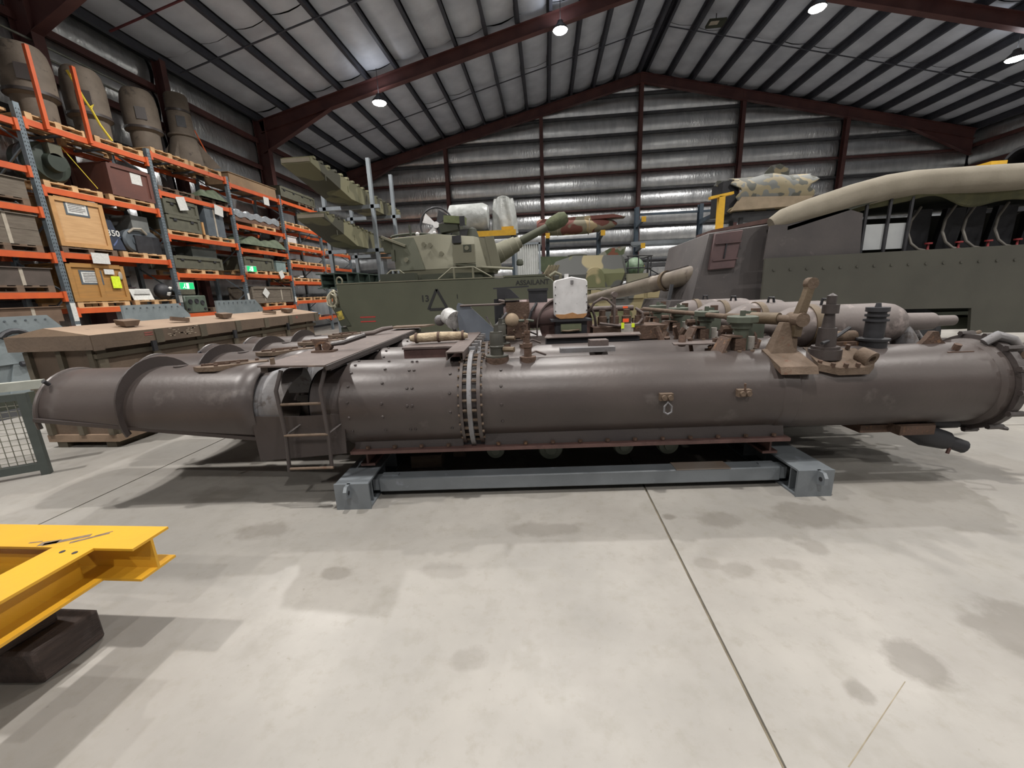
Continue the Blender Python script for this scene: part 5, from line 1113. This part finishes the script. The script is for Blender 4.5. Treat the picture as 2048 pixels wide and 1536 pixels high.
MB().bb(-.25,.25,-.38,.4,0,.52).obj('radio_case', mat('radio_green', '#566256', '#4b564c', .5, sc1=8), rs, bevel=.03)
for yy, zz in ((-.2,.34),(.02,.35),(.22,.3)): MB().lathe((.25,yy,zz),(9,yy,zz),[(0,.075),(.02,.07),(.02,.055),(.012,.05),(.012,0)],16).obj('radio_dial', M_BLACKM, rs)
for yy, zz in ((.28,.12),(-.3,.12)): MB().cyl((.25,yy,zz),(.28,yy,zz),.035,n=10).obj('radio_knob', M_BLACKM, rs)
MB().bb(-.2,.2,-.5,.1,.55,.68).obj('radio_top_case', M_OCHEST, rs)
def tarp(name, lab, y0, y1, z, m, h=.28, seed=1):
    r = random.Random(seed); t = MB(); ph = [r.uniform(0, 6) for _ in range(4)]
    def fn(u, v):
        y = y0+(y1-y0)*u; x = XBK+.15+(XF-XBK-.05)*v
        e = min(1, 4*min(u, 1-u), 4*min(v, 1-v)+.0)
        z_ = z+.005+h*max(0, e)**.5*(.6+.2*math.sin(u*9+ph[0])+.2*math.sin(v*7+u*4+ph[1])+.08*math.sin(u*23+ph[2]))
        return (x, y, z_)
    t.grid(fn, 36, 14); o = t.obj(name, m, ang=60); return tag(o, lab, 'tarpaulin')
M_GTARP = mat('green_tarpaulin', '#4b5543', '#5d6753', .8, sc1=7, bump=.35, bsc=20)
tarp('folded_tarpaulin', 'crumpled green tarpaulin spread over the third shelf in the bay of long boxes', 13.75, 16.15, 3.31+PT, M_GTARP, .46, 2)
tarp('folded_tarpaulin', 'small folded green tarpaulin on the dark pallet above the slate cabinet', 12.35, 13.5, 4.55+PT, M_GTARP, .36, 4)
# finned cone
M_BOMB = mat('dusty_bomb_case', '#6e6358', '#5f554b', .75, sc1=3, bump=.15, bsc=20, spots='#4b433c', spot_sc=5, spot_at=.58)
cn = thing('finned_cone', 'brown finned bomb tail cone standing upright on a pallet on the top shelf', 'bomb tail', (XF-.55, 12.85, 5.5+PT))
MB().lathe((0,0,0),(0,0,9),[(0,0),(0,.5),(.05,.5),(.8,.33),(.83,.38),(.88,.38),(.9,.31),(1.95,.29),(2.0,.26),(2.0,0)],28).obj('cone_body', M_BOMB, cn)
for k in range(4):
    a = rad(45+90*k-25); c, s = math.cos(a), math.sin(a)
    f = MB(); f.prism([(.30,.78),(.34,.75),(.86,.03),(.86,0),(.42,0)],'y',-.008,.008).xf(Matrix.Rotation(a,4,'Z')); f.obj('fin', M_BOMB, cn)
MB().lathe((0,0,1.5),(0,0,9),[(0,.295),(0,.315),(.06,.315),(.06,.295)],24).obj('case_band', M_TUBED, cn)
MB().box((.215,-.215,1.2),(.22,.008,.3),(0,0,45)).obj('case_label', M_BLACKM, cn)
MB().bar((.25,.2,1.1),(.6,.25,.1),.03,.02).obj('orange_strap', M_ORANGE, cn)
for k, (yy, r, h, lab) in enumerate(((9.0, .42, 1.5, 'wide dusty bomb case on the top shelf, nearest the left edge'), (10.15, .40, 1.6, 'dusty bomb case on the top shelf behind the yellow strap'), (11.55, .40, 1.55, 'dusty bomb case on the top shelf next to the finned cone'))):
    zb = (5.3 if k < 2 else 5.5)+PT
    bc = thing('bomb_case', lab, 'bomb case', (XF-.55, yy, zb), 0, 'bomb cases on the top shelf')
    MB().lathe((0,0,0),(0,0,9),[(0,0),(0,r*.8),(.5,r*.82),(.55,r),(h-.35,r),(h-.1,r*.9),(h,r*.75),(h,0)],28).obj('case_shell', M_BOMB, bc)
    MB().lathe((0,0,.55),(0,0,9),[(0,r),(0,r+.02),(.06,r+.02),(.06,r)],28).obj('case_band', M_TUBED, bc)
    MB().box((r*.72,-r*.72,.9),(.22,.012,.3),(0,0,45)).obj('case_plate', M_TUBED, bc)
ys_ = MB(); ys_.path([(.42,-.3,1.25),(.44,-.2,1.0),(.45,-.1,.75),(.45,-.02,.62),(.46,.06,.7),(.45,.0,.6),(.46,.12,.3),(.48,.3,.01)],.025,6)
o = ys_.obj('ratchet_strap', MATS['yellow_webbing']); o.location = (XF-.5, 9.75, 5.3+PT); tag(o, 'yellow ratchet strap hanging between the two nearer bomb cases', 'strap')
# bay 3
crate('long_timber_box', 'long pale timber box under plastic film on the top shelf', 'box', 13.75, 16.2, 5.385, 5.75, mat('plain_box_timber', '#8f7558', '#7f674e', .75, sc1=3), M_PLYE, dep=.95, battens=False, planks=1)
def sheet(u, v): return (XF-.9+.92*v, 14.6+1.5*u, 5.78+.02*math.sin(u*17)+.03*math.sin(v*9+u*5))
wr = thing('wrapped_length', 'brown timber length half wrapped in shiny film on the second shelf', 'package', (XF-.45, 15.0, 4.09+PT))
MB().bb(-.3,.35,-1.2,1.2,0,.36).obj('timber_core', mat('red_brown_timber', '#6f5242', '#5f4638', .8, sc1=3), wr)
MB().grid(lambda u, v: (-.32+.69*min(1,v*1.4)+.01*math.sin(u*50), -1.25+2.45*u, .37+.03*math.sin(u*31+v*7)-(.22 if v > .72 else 0)*(v-.72)/.28), 50, 10).obj('film_wrap', mat('shiny_film', '#b9bec2', '#a8aeb3', .25, .5, sc1=8, bump=.5, bsc=18), wr)
MB().lathe((-.2,-1.0,.252),(9,-1.0,.252),[(0,.0),(0,.25),(.3,.25),(.3,0)],20).obj('end_roll', M_BLACKM, wr)
crate('olive_chest', 'olive chest on a pallet beside the farther exit sign', 'chest', 13.75, 15.3, 2.45+PT, 3.05, M_OCHEST, M_OCHEST, dep=.85, latches=2, group='olive chests')
crate('plastic_drum', 'pale blue grey wrapped bin at the far end of the olive chest shelf', 'bin', 15.45, 16.1, 2.45+PT, 3.0, mat('pale_blue_grey', '#7f8f8d', '#6f7f7d', .5), M_SLATE, dep=.7, battens=False)
crate('grey_crate', 'wide grey timber crate with a diamond tag on the lowest visible shelf', 'crate', 13.85, 16.2, 1.28+PT, 2.02, M_GREYW, M_GREYW, dep=.9, planks=3, straps=2)
o = bpy.data.objects['grey_crate']; MB().box((.46,-.45,.36),(.006,.28,.28),(45,0,0)).obj('diamond_tag', M_PAPER, o)
# bay 4 and 5
crate('long_chest', 'very long olive chest with white papers on the top shelf of the far bay', 'chest', 16.45, 18.9, 5.41+PT, 5.41+PT+.4, M_OCHEST, M_OCHEST, dep=.95, latches=4)
crate('white_carton', 'small white carton on the third shelf of the far bay', 'carton', 16.45, 17.1, 3.67+PT, 4.06, mat('white_carton', '#c9c3c0', '#bbb5b2', .7), M_PAPER, dep=.6, battens=False)
for k, (z, yy, lab) in enumerate(((2.95, 17.0, 'flat bundle of grey parts on the middle shelf of the far bay'), (2.25, 17.1, 'open white frame parts on a low shelf of the far bay'), (1.44, 17.2, 'low pile of dark parts above the blue sheet'))):
    t = thing('parts_bundle', lab, 'parts', (XF-.5, yy, z+PT)); r = random.Random(k+20)
    for i in range(7): MB().box((r.uniform(-.3,.3), r.uniform(-.45,.45), .04+.05*(i % 2)), (r.uniform(.1,.5), r.uniform(.1,.35), .05), (0,0,r.uniform(-30,30))).obj('part', [M_GREYW, M_PAPER, M_BLACKM][k], t)
tarp('blue_sheet', 'folded blue sheet on the lowest pallet of the far bay', 16.9, 18.0, .66+PT, mat('blue_sheet', '#3d6488', '#4d7597', .7, sc1=6, bump=.3), .16, 8)
# bay 0 stacks
for (z, h, lab, m, st) in ((3.57, .38, 'grey crate with a pale strap on the third shelf at the left edge', M_GREYW, 1), (2.66, .6, 'big weathered timber crate with double straps at the left edge', M_GREYW, 2), (1.85, .36, 'long dark crate with straps on a pallet at the left edge', mat('dark_brown_crate', '#544a44', '#48403a', .8, sc1=4), 2), (1.1, .32, 'low brown crate with two straps behind the grey armour plate', mat('mid_brown_crate', '#6f5a4a', '#604e40', .8, sc1=4), 2)):
    crate('strapped_crate', lab, 'crate', 6.2, 8.02, z+PT, z+PT+h, m, m, dep=1.0, planks=2 if h > .5 else 1, battens=False, straps=st, group='strapped crates')
sv = thing('foil_roll', 'big silver foil roll on the top shelf at the left edge', 'roll', (XF-.5, 7.5, 5.22+PT)); MB().lathe((-.45,0,.65),(9,0,.65),[(0,0),(0,.6),(.02,.64),(.85,.64),(.88,.6),(.88,0)],28).obj('roll_body', M_FOIL, sv); MB().bb(-.4,.4,-.6,.6,0,.05).obj('roll_cradle', M_PINE, sv)
# exit signs
for (y, z, lab) in ((10.95, 2.0, 'lit green exit sign above the radio set'), (13.7, 2.6, 'lit green exit sign beside the olive chest')):
    e = thing('exit_sign', lab, 'exit sign', (XF+.25, y, z), 0, 'exit signs on the racking')
    MB().bb(-.03,.03,-.24,.24,-.1,.1).obj('sign_body', M_PAPER, e)
    f = MB().bb(.03,.034,-.23,.23,-.09,.09).obj('sign_face', mat('exit_green', '#12b36a', emit=.7), e)
    MB().prism([(-.02,-.075),(.06,-.075),(.06,.075),(-.02,.075)],'x',.034,.036).obj('door_mark', mat('exit_white', '#f2fff6', emit=1.4), f)
    g = MB(); g.cyl((.036,-.07,.05),(.037,-.07,.05),.015,n=8).bar((.036,-.07,.03),(.036,-.09,-.02),.02,.003,up=(1,0,0)).bar((.036,-.09,-.02),(.036,-.05,-.07),.014,.003,up=(1,0,0)).bar((.036,-.09,-.02),(.036,-.14,-.06),.014,.003,up=(1,0,0)); g.obj('running_mark', MATS['exit_white'], f)
    MB().bb(-.19,-.03,-.02,.02,.0,.04).obj('sign_bracket', M_SLATE, e)

# grey riveted armour panels standing between the racking and the long crate
M_PANEL = mat('pale_blue_grey_armour', '#868f92', '#798285', .6, sc1=4, bump=.08, spots='#6b6a66', spot_sc=10, spot_at=.64)
for k, (x, y, w, h, lab) in enumerate(((-7.7, 5.2, 1.15, 1.42, 'pale grey riveted armour panel with a black hose loop at the left edge'), (-7.9, 7.65, 1.25, 1.52, 'pale grey riveted armour panel seen above the middle of the long crate'), (-8.2, 10.3, 1.4, 1.55, 'pale grey riveted armour panel seen above the far end of the long crate'))):
    t = thing('armour_panel', lab, 'armour panel', (x, y, 0), -8, 'grey armour panels')
    MB().prism([(-w*.5,.75),(w*.45,.75),(w*.5,h-.25),(w*.34,h),(-w*.5,h)],'x',-.03,.03).obj('panel_plate', M_PANEL, t)
    MB().prism([(-w*.2,.3),(w*.5,.3),(w*.5,.78),(-w*.1,.78)],'x',-.04,.02).obj('lower_plate', M_PANEL, t)
    MB().bb(-.6,.05,-w*.5,w*.5,.12,.32).obj('panel_sled', M_OLIVED, t)
    MB().bb(-.6,.1,-w*.45,w*.45,0,.12).obj('panel_skid', M_DARKST, t)
    MB().bb(-.5,-.03,-w*.4,w*.4,.32,.95).obj('panel_back_box', M_PANEL, t)
    g = MB()
    for i in range(9): g.cyl((.03,-w*.45+w*.095*i,h-.06),(.04,-w*.45+w*.095*i,h-.06),.014,n=6)
    for i in range(4): g.cyl((.03,w*.38+.012*i,h-.3-.1*i),(.04,w*.38,h-.3-.1*i),.014,n=6)
    g.obj('panel_rivets', M_SLATE, t, kind='stuff')
    if k == 0: MB().path([(.1,-.05+.2*math.cos(rad(a)),.98+.24*math.sin(rad(a))) for a in range(-100, 150, 20)],.04,8).obj('hose_loop', M_BLACKM, t)

# ================================================================ far half of the hall
# ramp sections on their stand
rs_ = thing('ramp_stand', 'galvanised post stand with arms carrying camouflaged ramp sections', 'stand', (-6.05, 12.9, 0))
for yy in (-.84, .85):
    for x in (-.35, 1.1): MB().bb(x-.05,x+.05,yy-.05,yy+.05,0,5.3 if x > 0 else 4.4).obj('post', M_SILV, rs_)
    for zz in (4.08, 2.88, 1.75): MB().bb(-.5,1.3,yy-.05,yy+.05,zz-.1,zz).obj('arm', M_SILV, rs_)
for x in (-.35,1.1): MB().bb(x-.05,x+.05,-.84,.85,.1,.2).obj('foot_rail', M_SILV, rs_)
def ramp(zt0, zt1, y0, y1, lab, zb):
    t = thing('ramp_section', lab, 'ramp section', (-6.05, (y0+y1)/2, zb), 0, 'camouflaged ramp sections'); L = (y1-y0)/2
    for x0, x1 in ((.15, .85),):
        MB().prism([(-L,zt0-zb-.12),(-L,zt0-zb),(L,zt1-zb),(L,zt1-zb-.1),(L*.55,0),(-L*.35,0)],'x',x0,x1).obj('ramp_beam', M_CAMOR, t)
    n = 18
    for k in range(n):
        f = (k+.5)/n; MB().box((.5,-L+2*L*f,(zt0+(zt1-zt0)*f)-zb+.025),(.74,.09,.05),(0,0,0)).obj('tread_bar', M_CAMOR, t)
    for k in range(5):
        f = (k+.5)/5; MB().bb(.85,.862,-L+2*L*f-.02,-L+2*L*f+.02,.15,zt1-zb-.05).obj('side_rib', M_CAMOR, t)
    MB().bb(.17,.83,-L-.02,-L,zt0-zb-.1,zt0-zb-.02).obj('toe_plate', M_CANV, t)
ramp(4.6, 4.42, 9.45, 15.1, 'upper camouflaged ramp section pointing toward the camera', 4.085)
ramp(3.48, 3.2, 9.75, 14.5, 'lower camouflaged ramp section pointing toward the camera', 2.885)
gb = thing('girder_bundle', 'dark green ribbed girders on the lowest arms of the ramp stand', 'girders', (-6.05, 12.9, 1.755))
for k in range(3): ibeam(MB(), (.0+.37*k,-2.2,.2), (.0+.37*k,2.0,.2), .4, .28, .03, .03).obj('girder', mat('dark_green_girder', '#3c4a42', '#34413a', .6, sc1=3), gb)
for k in range(6): MB().bb(.74,.9,-1.9+.7*k,-1.85+.7*k,.03,.37).obj('girder_rib', MATS['dark_green_girder'], gb)
for k, (yy, zz, x, d, lab) in enumerate(((13.4, 3.7, -6.3, (.7,.6,.38), 'brown carton between the two ramp sections'),)):
    o = None
cb = thing('cardboard_carton', 'brown carton on the ramp stand behind the upper ramp', 'carton', (-5.7, 15.6, 0))
MB().bb(-.6,.6,-.3,.3,2.9,3.6).obj('carton_body', mat('brown_card', '#9a6f4c', '#8c6445', .8, sc1=3), cb)
for x in (-.5,.5): MB().bb(x-.04,x+.04,-.2,.2,0,2.9).obj('carton_trestle', M_SILV, cb)
for k, (x, yy, c, lab) in enumerate(((-4.6, 17.2, '#b9a35e', 'cream patterned drum on the floor behind the turret'), (-3.9, 17.0, '#c59a66', 'small orange buoy behind the vehicle roof'))):
    t = thing('marker_drum', lab, 'drum', (x, yy, 0)); MB().cyl((0,0,0),(0,0,2.0),.1,n=10).obj('drum_post', M_SILV, t); MB().lathe((0,0,2.0),(0,0,9),[(0,0),(0,.25),(.05,.3),(.5,.3),(.55,.25),(.55,0)],20).obj('drum_top', mat('drum_'+c[1:], c, '#8d7f58', .6, sc1=5), t)

# cantilever racks at the back
M_CANT = mat('blue_grey_cantilever', '#44505c', '#3c4751', .5, .2, sc1=4)
M_YCAP = mat('yellow_arm_cap', '#d9a92c', '#c99c2a', .5)
def cantilever(x0, x1, y, arms, lab, n=2, hcol=5.2, aw=1.4):
    t = thing('cantilever_rack', lab, 'racking', (x0, y, 0), 0, 'cantilever racks at the back')
    for k in range(n):
        x = (x1-x0)*k/(n-1)
        ibeam(MB(), (x, 0, 0), (x, 0, hcol), .3, .16, up=(0,1,0)).obj('rack_column', M_CANT, t)
        MB().bb(x-.09,x+.09,-aw,.15,0,.16).obj('rack_foot', M_CANT, t)
        for z in arms:
            MB().hexa([(x-.06,-aw,z-.1),(x+.06,-aw,z-.1),(x+.06,-.1,z-.22),(x-.06,-.1,z-.22),(x-.06,-aw,z),(x+.06,-aw,z),(x+.06,-.1,z),(x-.06,-.1,z)]).obj('rack_arm', M_CANT, t)
            MB().bb(x-.09,x+.09,-aw-.03,-aw,z-.16,z+.05).obj('arm_cap', M_YCAP, t)
    for z in (1.0, hcol-.3): MB().bb(0,x1-x0,-.03,.03,z-.05,z+.05).obj('rack_tie', M_CANT, t)
    for k in range(n-1):
        a, b = (x1-x0)*k/(n-1), (x1-x0)*(k+1)/(n-1)
        MB().bar((a,0,1.0),(b,0,2.6),.04,.04).obj('cross_brace', M_CANT, t); MB().bar((b,0,1.0),(a,0,2.6),.04,.04).obj('cross_brace', M_CANT, t)
    return t
cantilever(.1, 2.35, 19.0, (1.0, 2.1, 3.72), 'cantilever rack with yellow arm caps carrying the camouflaged float', 2, 3.9)
cantilever(4.1, 9.6, 19.6, (1.2, 2.3, 3.2, 4.25), 'dark cantilever rack with yellow arm caps behind the assault gun', 3, 4.9)
pod = thing('camouflaged_float', 'long red, grey and sand camouflaged float on the cantilever rack', 'float', (1.3, 18.1, 3.73))
M_CAMOF = camo('float_camouflage', '#7d7868', '#6b3f38', '#a39273', 1.3)
MB().lathe((-1.65,0,.33),(9,0,.33),[(0,.0),(0,.26),(.1,.33),(1.0,.36),(2.0,.35),(2.7,.28),(3.2,.14),(3.35,.03),(3.35,0)],20).obj('float_shell', M_CAMOF, pod)
MB().prism([(-1.6,.45),(2.0,.55),(1.5,.67),(-1.4,.62)],'y',-.30,.30).obj('float_deck', M_CAMOF, pod)
for x in (-.8,.5): MB().lathe((x,0,.33),(9,0,.33),[(0,.362),(0,.372),(.03,.372),(.03,.362)],20).obj('float_strap', M_TAPE, pod)
for x in (-1.2,1.05): MB().bb(x-.08,x+.08,-.4,.4,0,.06).obj('float_cradle', M_SILV, pod)
gh = thing('green_hull_piece', 'green curved hull piece lying on the middle arms under the camouflaged float', 'hull piece', (1.35, 18.2, 2.11))
MB().prism([(-1.7,.3),(-1.3,0),(1.2,0),(1.7,.35),(1.75,.75),(1.2,.65),(-1.6,.75)],'y',-.5,.5).obj('hull_shell', mat('sea_green_hull', '#566049', '#4a543f', .7, sc1=3), gh)
MB().prism([(.9,.35),(1.9,.7),(1.95,1.0),(1.3,.95),(.8,.7)],'y',-.55,.1).obj('torn_edge', camo('torn_hull', '#565f45', '#7b4b3a', '#8a8a80', 3.), gh)
for k, (z, m, lab) in enumerate(((1.2, M_SILV, 'pale steel lengths on the lowest arms behind the assault gun'), (2.3, M_DARKST, 'dark steel lengths on the second arms behind the assault gun'), (3.2, M_SILV, 'grey channel lengths on the third arms behind the assault gun'))):
    t = thing('steel_lengths', lab, 'steel', (6.85, 18.9, z+.001))
    for i in range(4): MB().bb(-3.2+.1*i,3.3-.2*i,-.5+.3*i,-.5+.3*i+.12,0,.14).obj('steel_length', m, t)
# wrapped engines on a platform behind the turret
pf = thing('storage_platform', 'steel platform with a yellow guard edge behind the turret', 'platform', (-2.7, 18.2, 0))
for x in (-1.4,1.35):
    for yy in (-.6,.6): MB().bb(x-.07,x+.07,yy-.07,yy+.07,0,3.8).obj('platform_leg', M_CANT, pf)
MB().bb(-1.5,1.45,-.75,.75,3.8,3.92).obj('platform_deck', M_DARKST, pf)
MB().bb(-.3,1.5,-.8,-.75,3.74,3.96).obj('yellow_edge', M_YCAP, pf)
MB().bb(.9,1.4,-.7,-.5,3.92,4.1).obj('yellow_bracket', M_YCAP, pf)
M_FILM = mat('milky_plastic_film', '#c3c6c4', '#a6a9a6', .3, 0, sc1=4, bump=.6, bsc=9, trans=.25)
we = thing('wrapped_engine', 'large cylinder shrouded in milky plastic film on the platform', 'wrapped engine', (-3.1, 18.1, 3.921))
MB().lathe((-1.0,0,.65),(9,0,.65),[(0,0),(0,.4),(.1,.58),(1.5,.6),(1.7,.5),(1.75,0)],24).obj('film_shroud', M_FILM, we)
MB().bb(-.7,.5,-.4,.4,0,.12).obj('engine_cradle', M_OLIVED, we)
we = thing('wrapped_engine', 'tall upright shape draped in creased plastic film on the platform', 'wrapped engine', (-1.75, 18.3, 3.921))
def film(u, v):
    a = 2*math.pi*u; r = (.36+.14*(1-v)**.7+.05*math.sin(a*7+v*3)*(1-v*.6)); return (r*math.cos(a)*1.1, r*math.sin(a), 1.42*v**.9+.04*math.sin(a*3))
m_ = MB().grid(film, 56, 10); m_.add([(.42*math.cos(2*math.pi*k/20), .38*math.sin(2*math.pi*k/20), 1.42) for k in range(20)], [tuple(range(20))]); m_.obj('film_drape', M_FILM, we)
cu_ = thing('white_curtain', 'white ribbed plastic curtain hanging in a frame behind the gun barrel', 'curtain', (-.55, 13.3, 0))
MB().grid(lambda u, v: (-.36+.68*u, .03*math.sin(u*60), 1.75+1.15*v), 80, 2).obj('curtain_sheet', mat('white_curtain', '#c8cac8', '#b6b8b6', .5, sc1=3), cu_)
for x in (-.4,.36): MB().bb(x-.03,x+.03,-.03,.03,0,2.95).obj('curtain_post', M_SILV, cu_)
MB().bb(-.43,.39,-.03,.03,2.9,2.96).obj('curtain_rail', M_SILV, cu_)
# torn fuselage section and yellow stands on the right
wk = thing('fuselage_wreck', 'torn sand and grey fuselage section on a stand above the canvas roll', 'aircraft wreck', (8.1, 16.6, 0))
M_WRECK = camo('wreck_paint', '#857b62', '#696b68', '#4f5049', 2.6)
def shell(u, v):
    a = rad(-50+190*v); x = -1.35+2.6*u
    ed = .12*math.sin(v*31)+.1*math.sin(v*13+1); x += ed*(u-.5)*2
    zz = .25*math.exp(-((u-.5)/.18)**2)*(v if v < .6 else 0)
    return (x, -.75*math.cos(a), 4.45+.72*math.sin(a)+zz)
s_ = MB().grid(shell, 40, 24).obj('skin_shell', M_WRECK, wk); s_.modifiers.new('t', 'SOLIDIFY').thickness = .03
MB().prism([(-.4,5.1),(.5,5.0),(.55,5.3),(.2,5.5),(-.1,5.45)],'y',-.35,-.3).obj('torn_flap', M_WRECK, wk)
MB().prism([(-1.9,4.95),(-1.2,4.85),(-1.15,5.1),(-1.8,5.12)],'y',-.1,-.05).obj('torn_flap', M_WRECK, wk)
MB().hexa([(-1.5,-.85,3.95),(.6,-.85,4.0),(.6,-.6,4.0),(-1.5,-.6,3.95),(-1.2,-.8,4.4),(1.2,-.8,4.3),(1.2,-.6,4.3),(-1.2,-.6,4.4)]).obj('lower_skin', mat('bare_tan_skin', '#93826b', '#84755f', .6, sc1=4), wk)
for x in (-1.0,1.0):
    for yy in (-.4,.4): MB().bb(x-.06,x+.06,yy-.06,yy+.06,0,3.95).obj('stand_leg', M_DARKST, wk)
MB().bb(-1.4,1.3,-.6,.6,3.75,3.92).obj('stand_deck', M_DARKST, wk)
MB().bb(-1.75,-1.2,-.5,.5,3.9,5.0).obj('dark_bulkhead', M_BLACKM, wk)
ya = thing('yellow_stand', 'yellow tubular stand with a flat head above the assault gun roof', 'stand', (4.95, 12.6, 0))
MB().bb(-.08,.08,-.08,.08,0,3.85).obj('stand_post', M_YCAP, ya)
MB().bar((-.32,0,3.82),(.3,0,3.92),.16,.07).obj('stand_head', M_YCAP, ya)
MB().bar((-.2,-.1,2.9),(.75,-.1,3.02),.12,.1).obj('stand_rail', M_YCAP, ya)
MB().bb(-.5,.5,-.5,.5,0,.06).obj('stand_base', M_YCAP, ya)
pipe = thing('black_pipe', 'large black pipe end at the right edge above the canvas roll', 'pipe', (14.3, 13.6, 0))
MB().lathe((-.9,0,4.42),(9,.3,4.42),[(0,.42),(0,.5),(3,.5),(3,0)],28).lathe((-.9,0,4.42),(9,.3,4.42),[(.02,.42),(.5,.42),(.5,0)],28).obj('pipe_shell', M_BLACKM, pipe)
for x in (-.2,1.2): MB().bb(x-.08,x+.08,-.4,.4,0,3.92).obj('pipe_trestle', M_DARKST, pipe)
yt = thing('yellow_trestle', 'small yellow A frame trestle above the canvas roll near the right edge', 'trestle', (12.3, 13.4, 0))
for sx in (-1,1):
    for yy in (-.3,.3): MB().bar((sx*.45,yy,3.8),(sx*.12,yy,4.35),.08,.08).obj('trestle_leg', M_YCAP, yt)
MB().bb(-.2,.2,-.4,.4,4.33,4.42).obj('trestle_top', M_YCAP, yt)
for sx in (-.5,.5): MB().bb(sx-.06,sx+.06,-.3,.3,0,3.8).obj('trestle_post', M_DARKST, yt)
MB().bb(-.7,.7,-.4,.4,3.72,3.8).obj('trestle_deck', M_DARKST, yt)
# fluoro lamp housings / loose timber
o = thing('ceiling_fitting', 'small unlit square fitting on the right roof slope', 'light fitting', (7.35, 20.6, roof_z(7.35)-.5)); MB().bb(-.35,.35,-.25,.25,-.1,.0).obj('fitting_box', M_OLIVED, o); MB().bb(-.3,.05,-.26,.0,-.11,-.1).obj('fitting_panel', M_TAPE, o); MB().cyl((0,0,0),(0,0,.3),.02,n=6).obj('fitting_hanger', M_DARKST, o)
tp = thing('timber_stack', 'stack of pale timber boards on the floor behind the crate end', 'timber stack', (-5.3, 8.55, 0))
for k in range(7): MB().box((0,.02*k,.05+.1*k),(1.3-.05*(k % 3),.3,.09),(0,0,(k*7) % 11-5)).obj('board', M_TAPE if k % 2 else M_GREYW, tp)
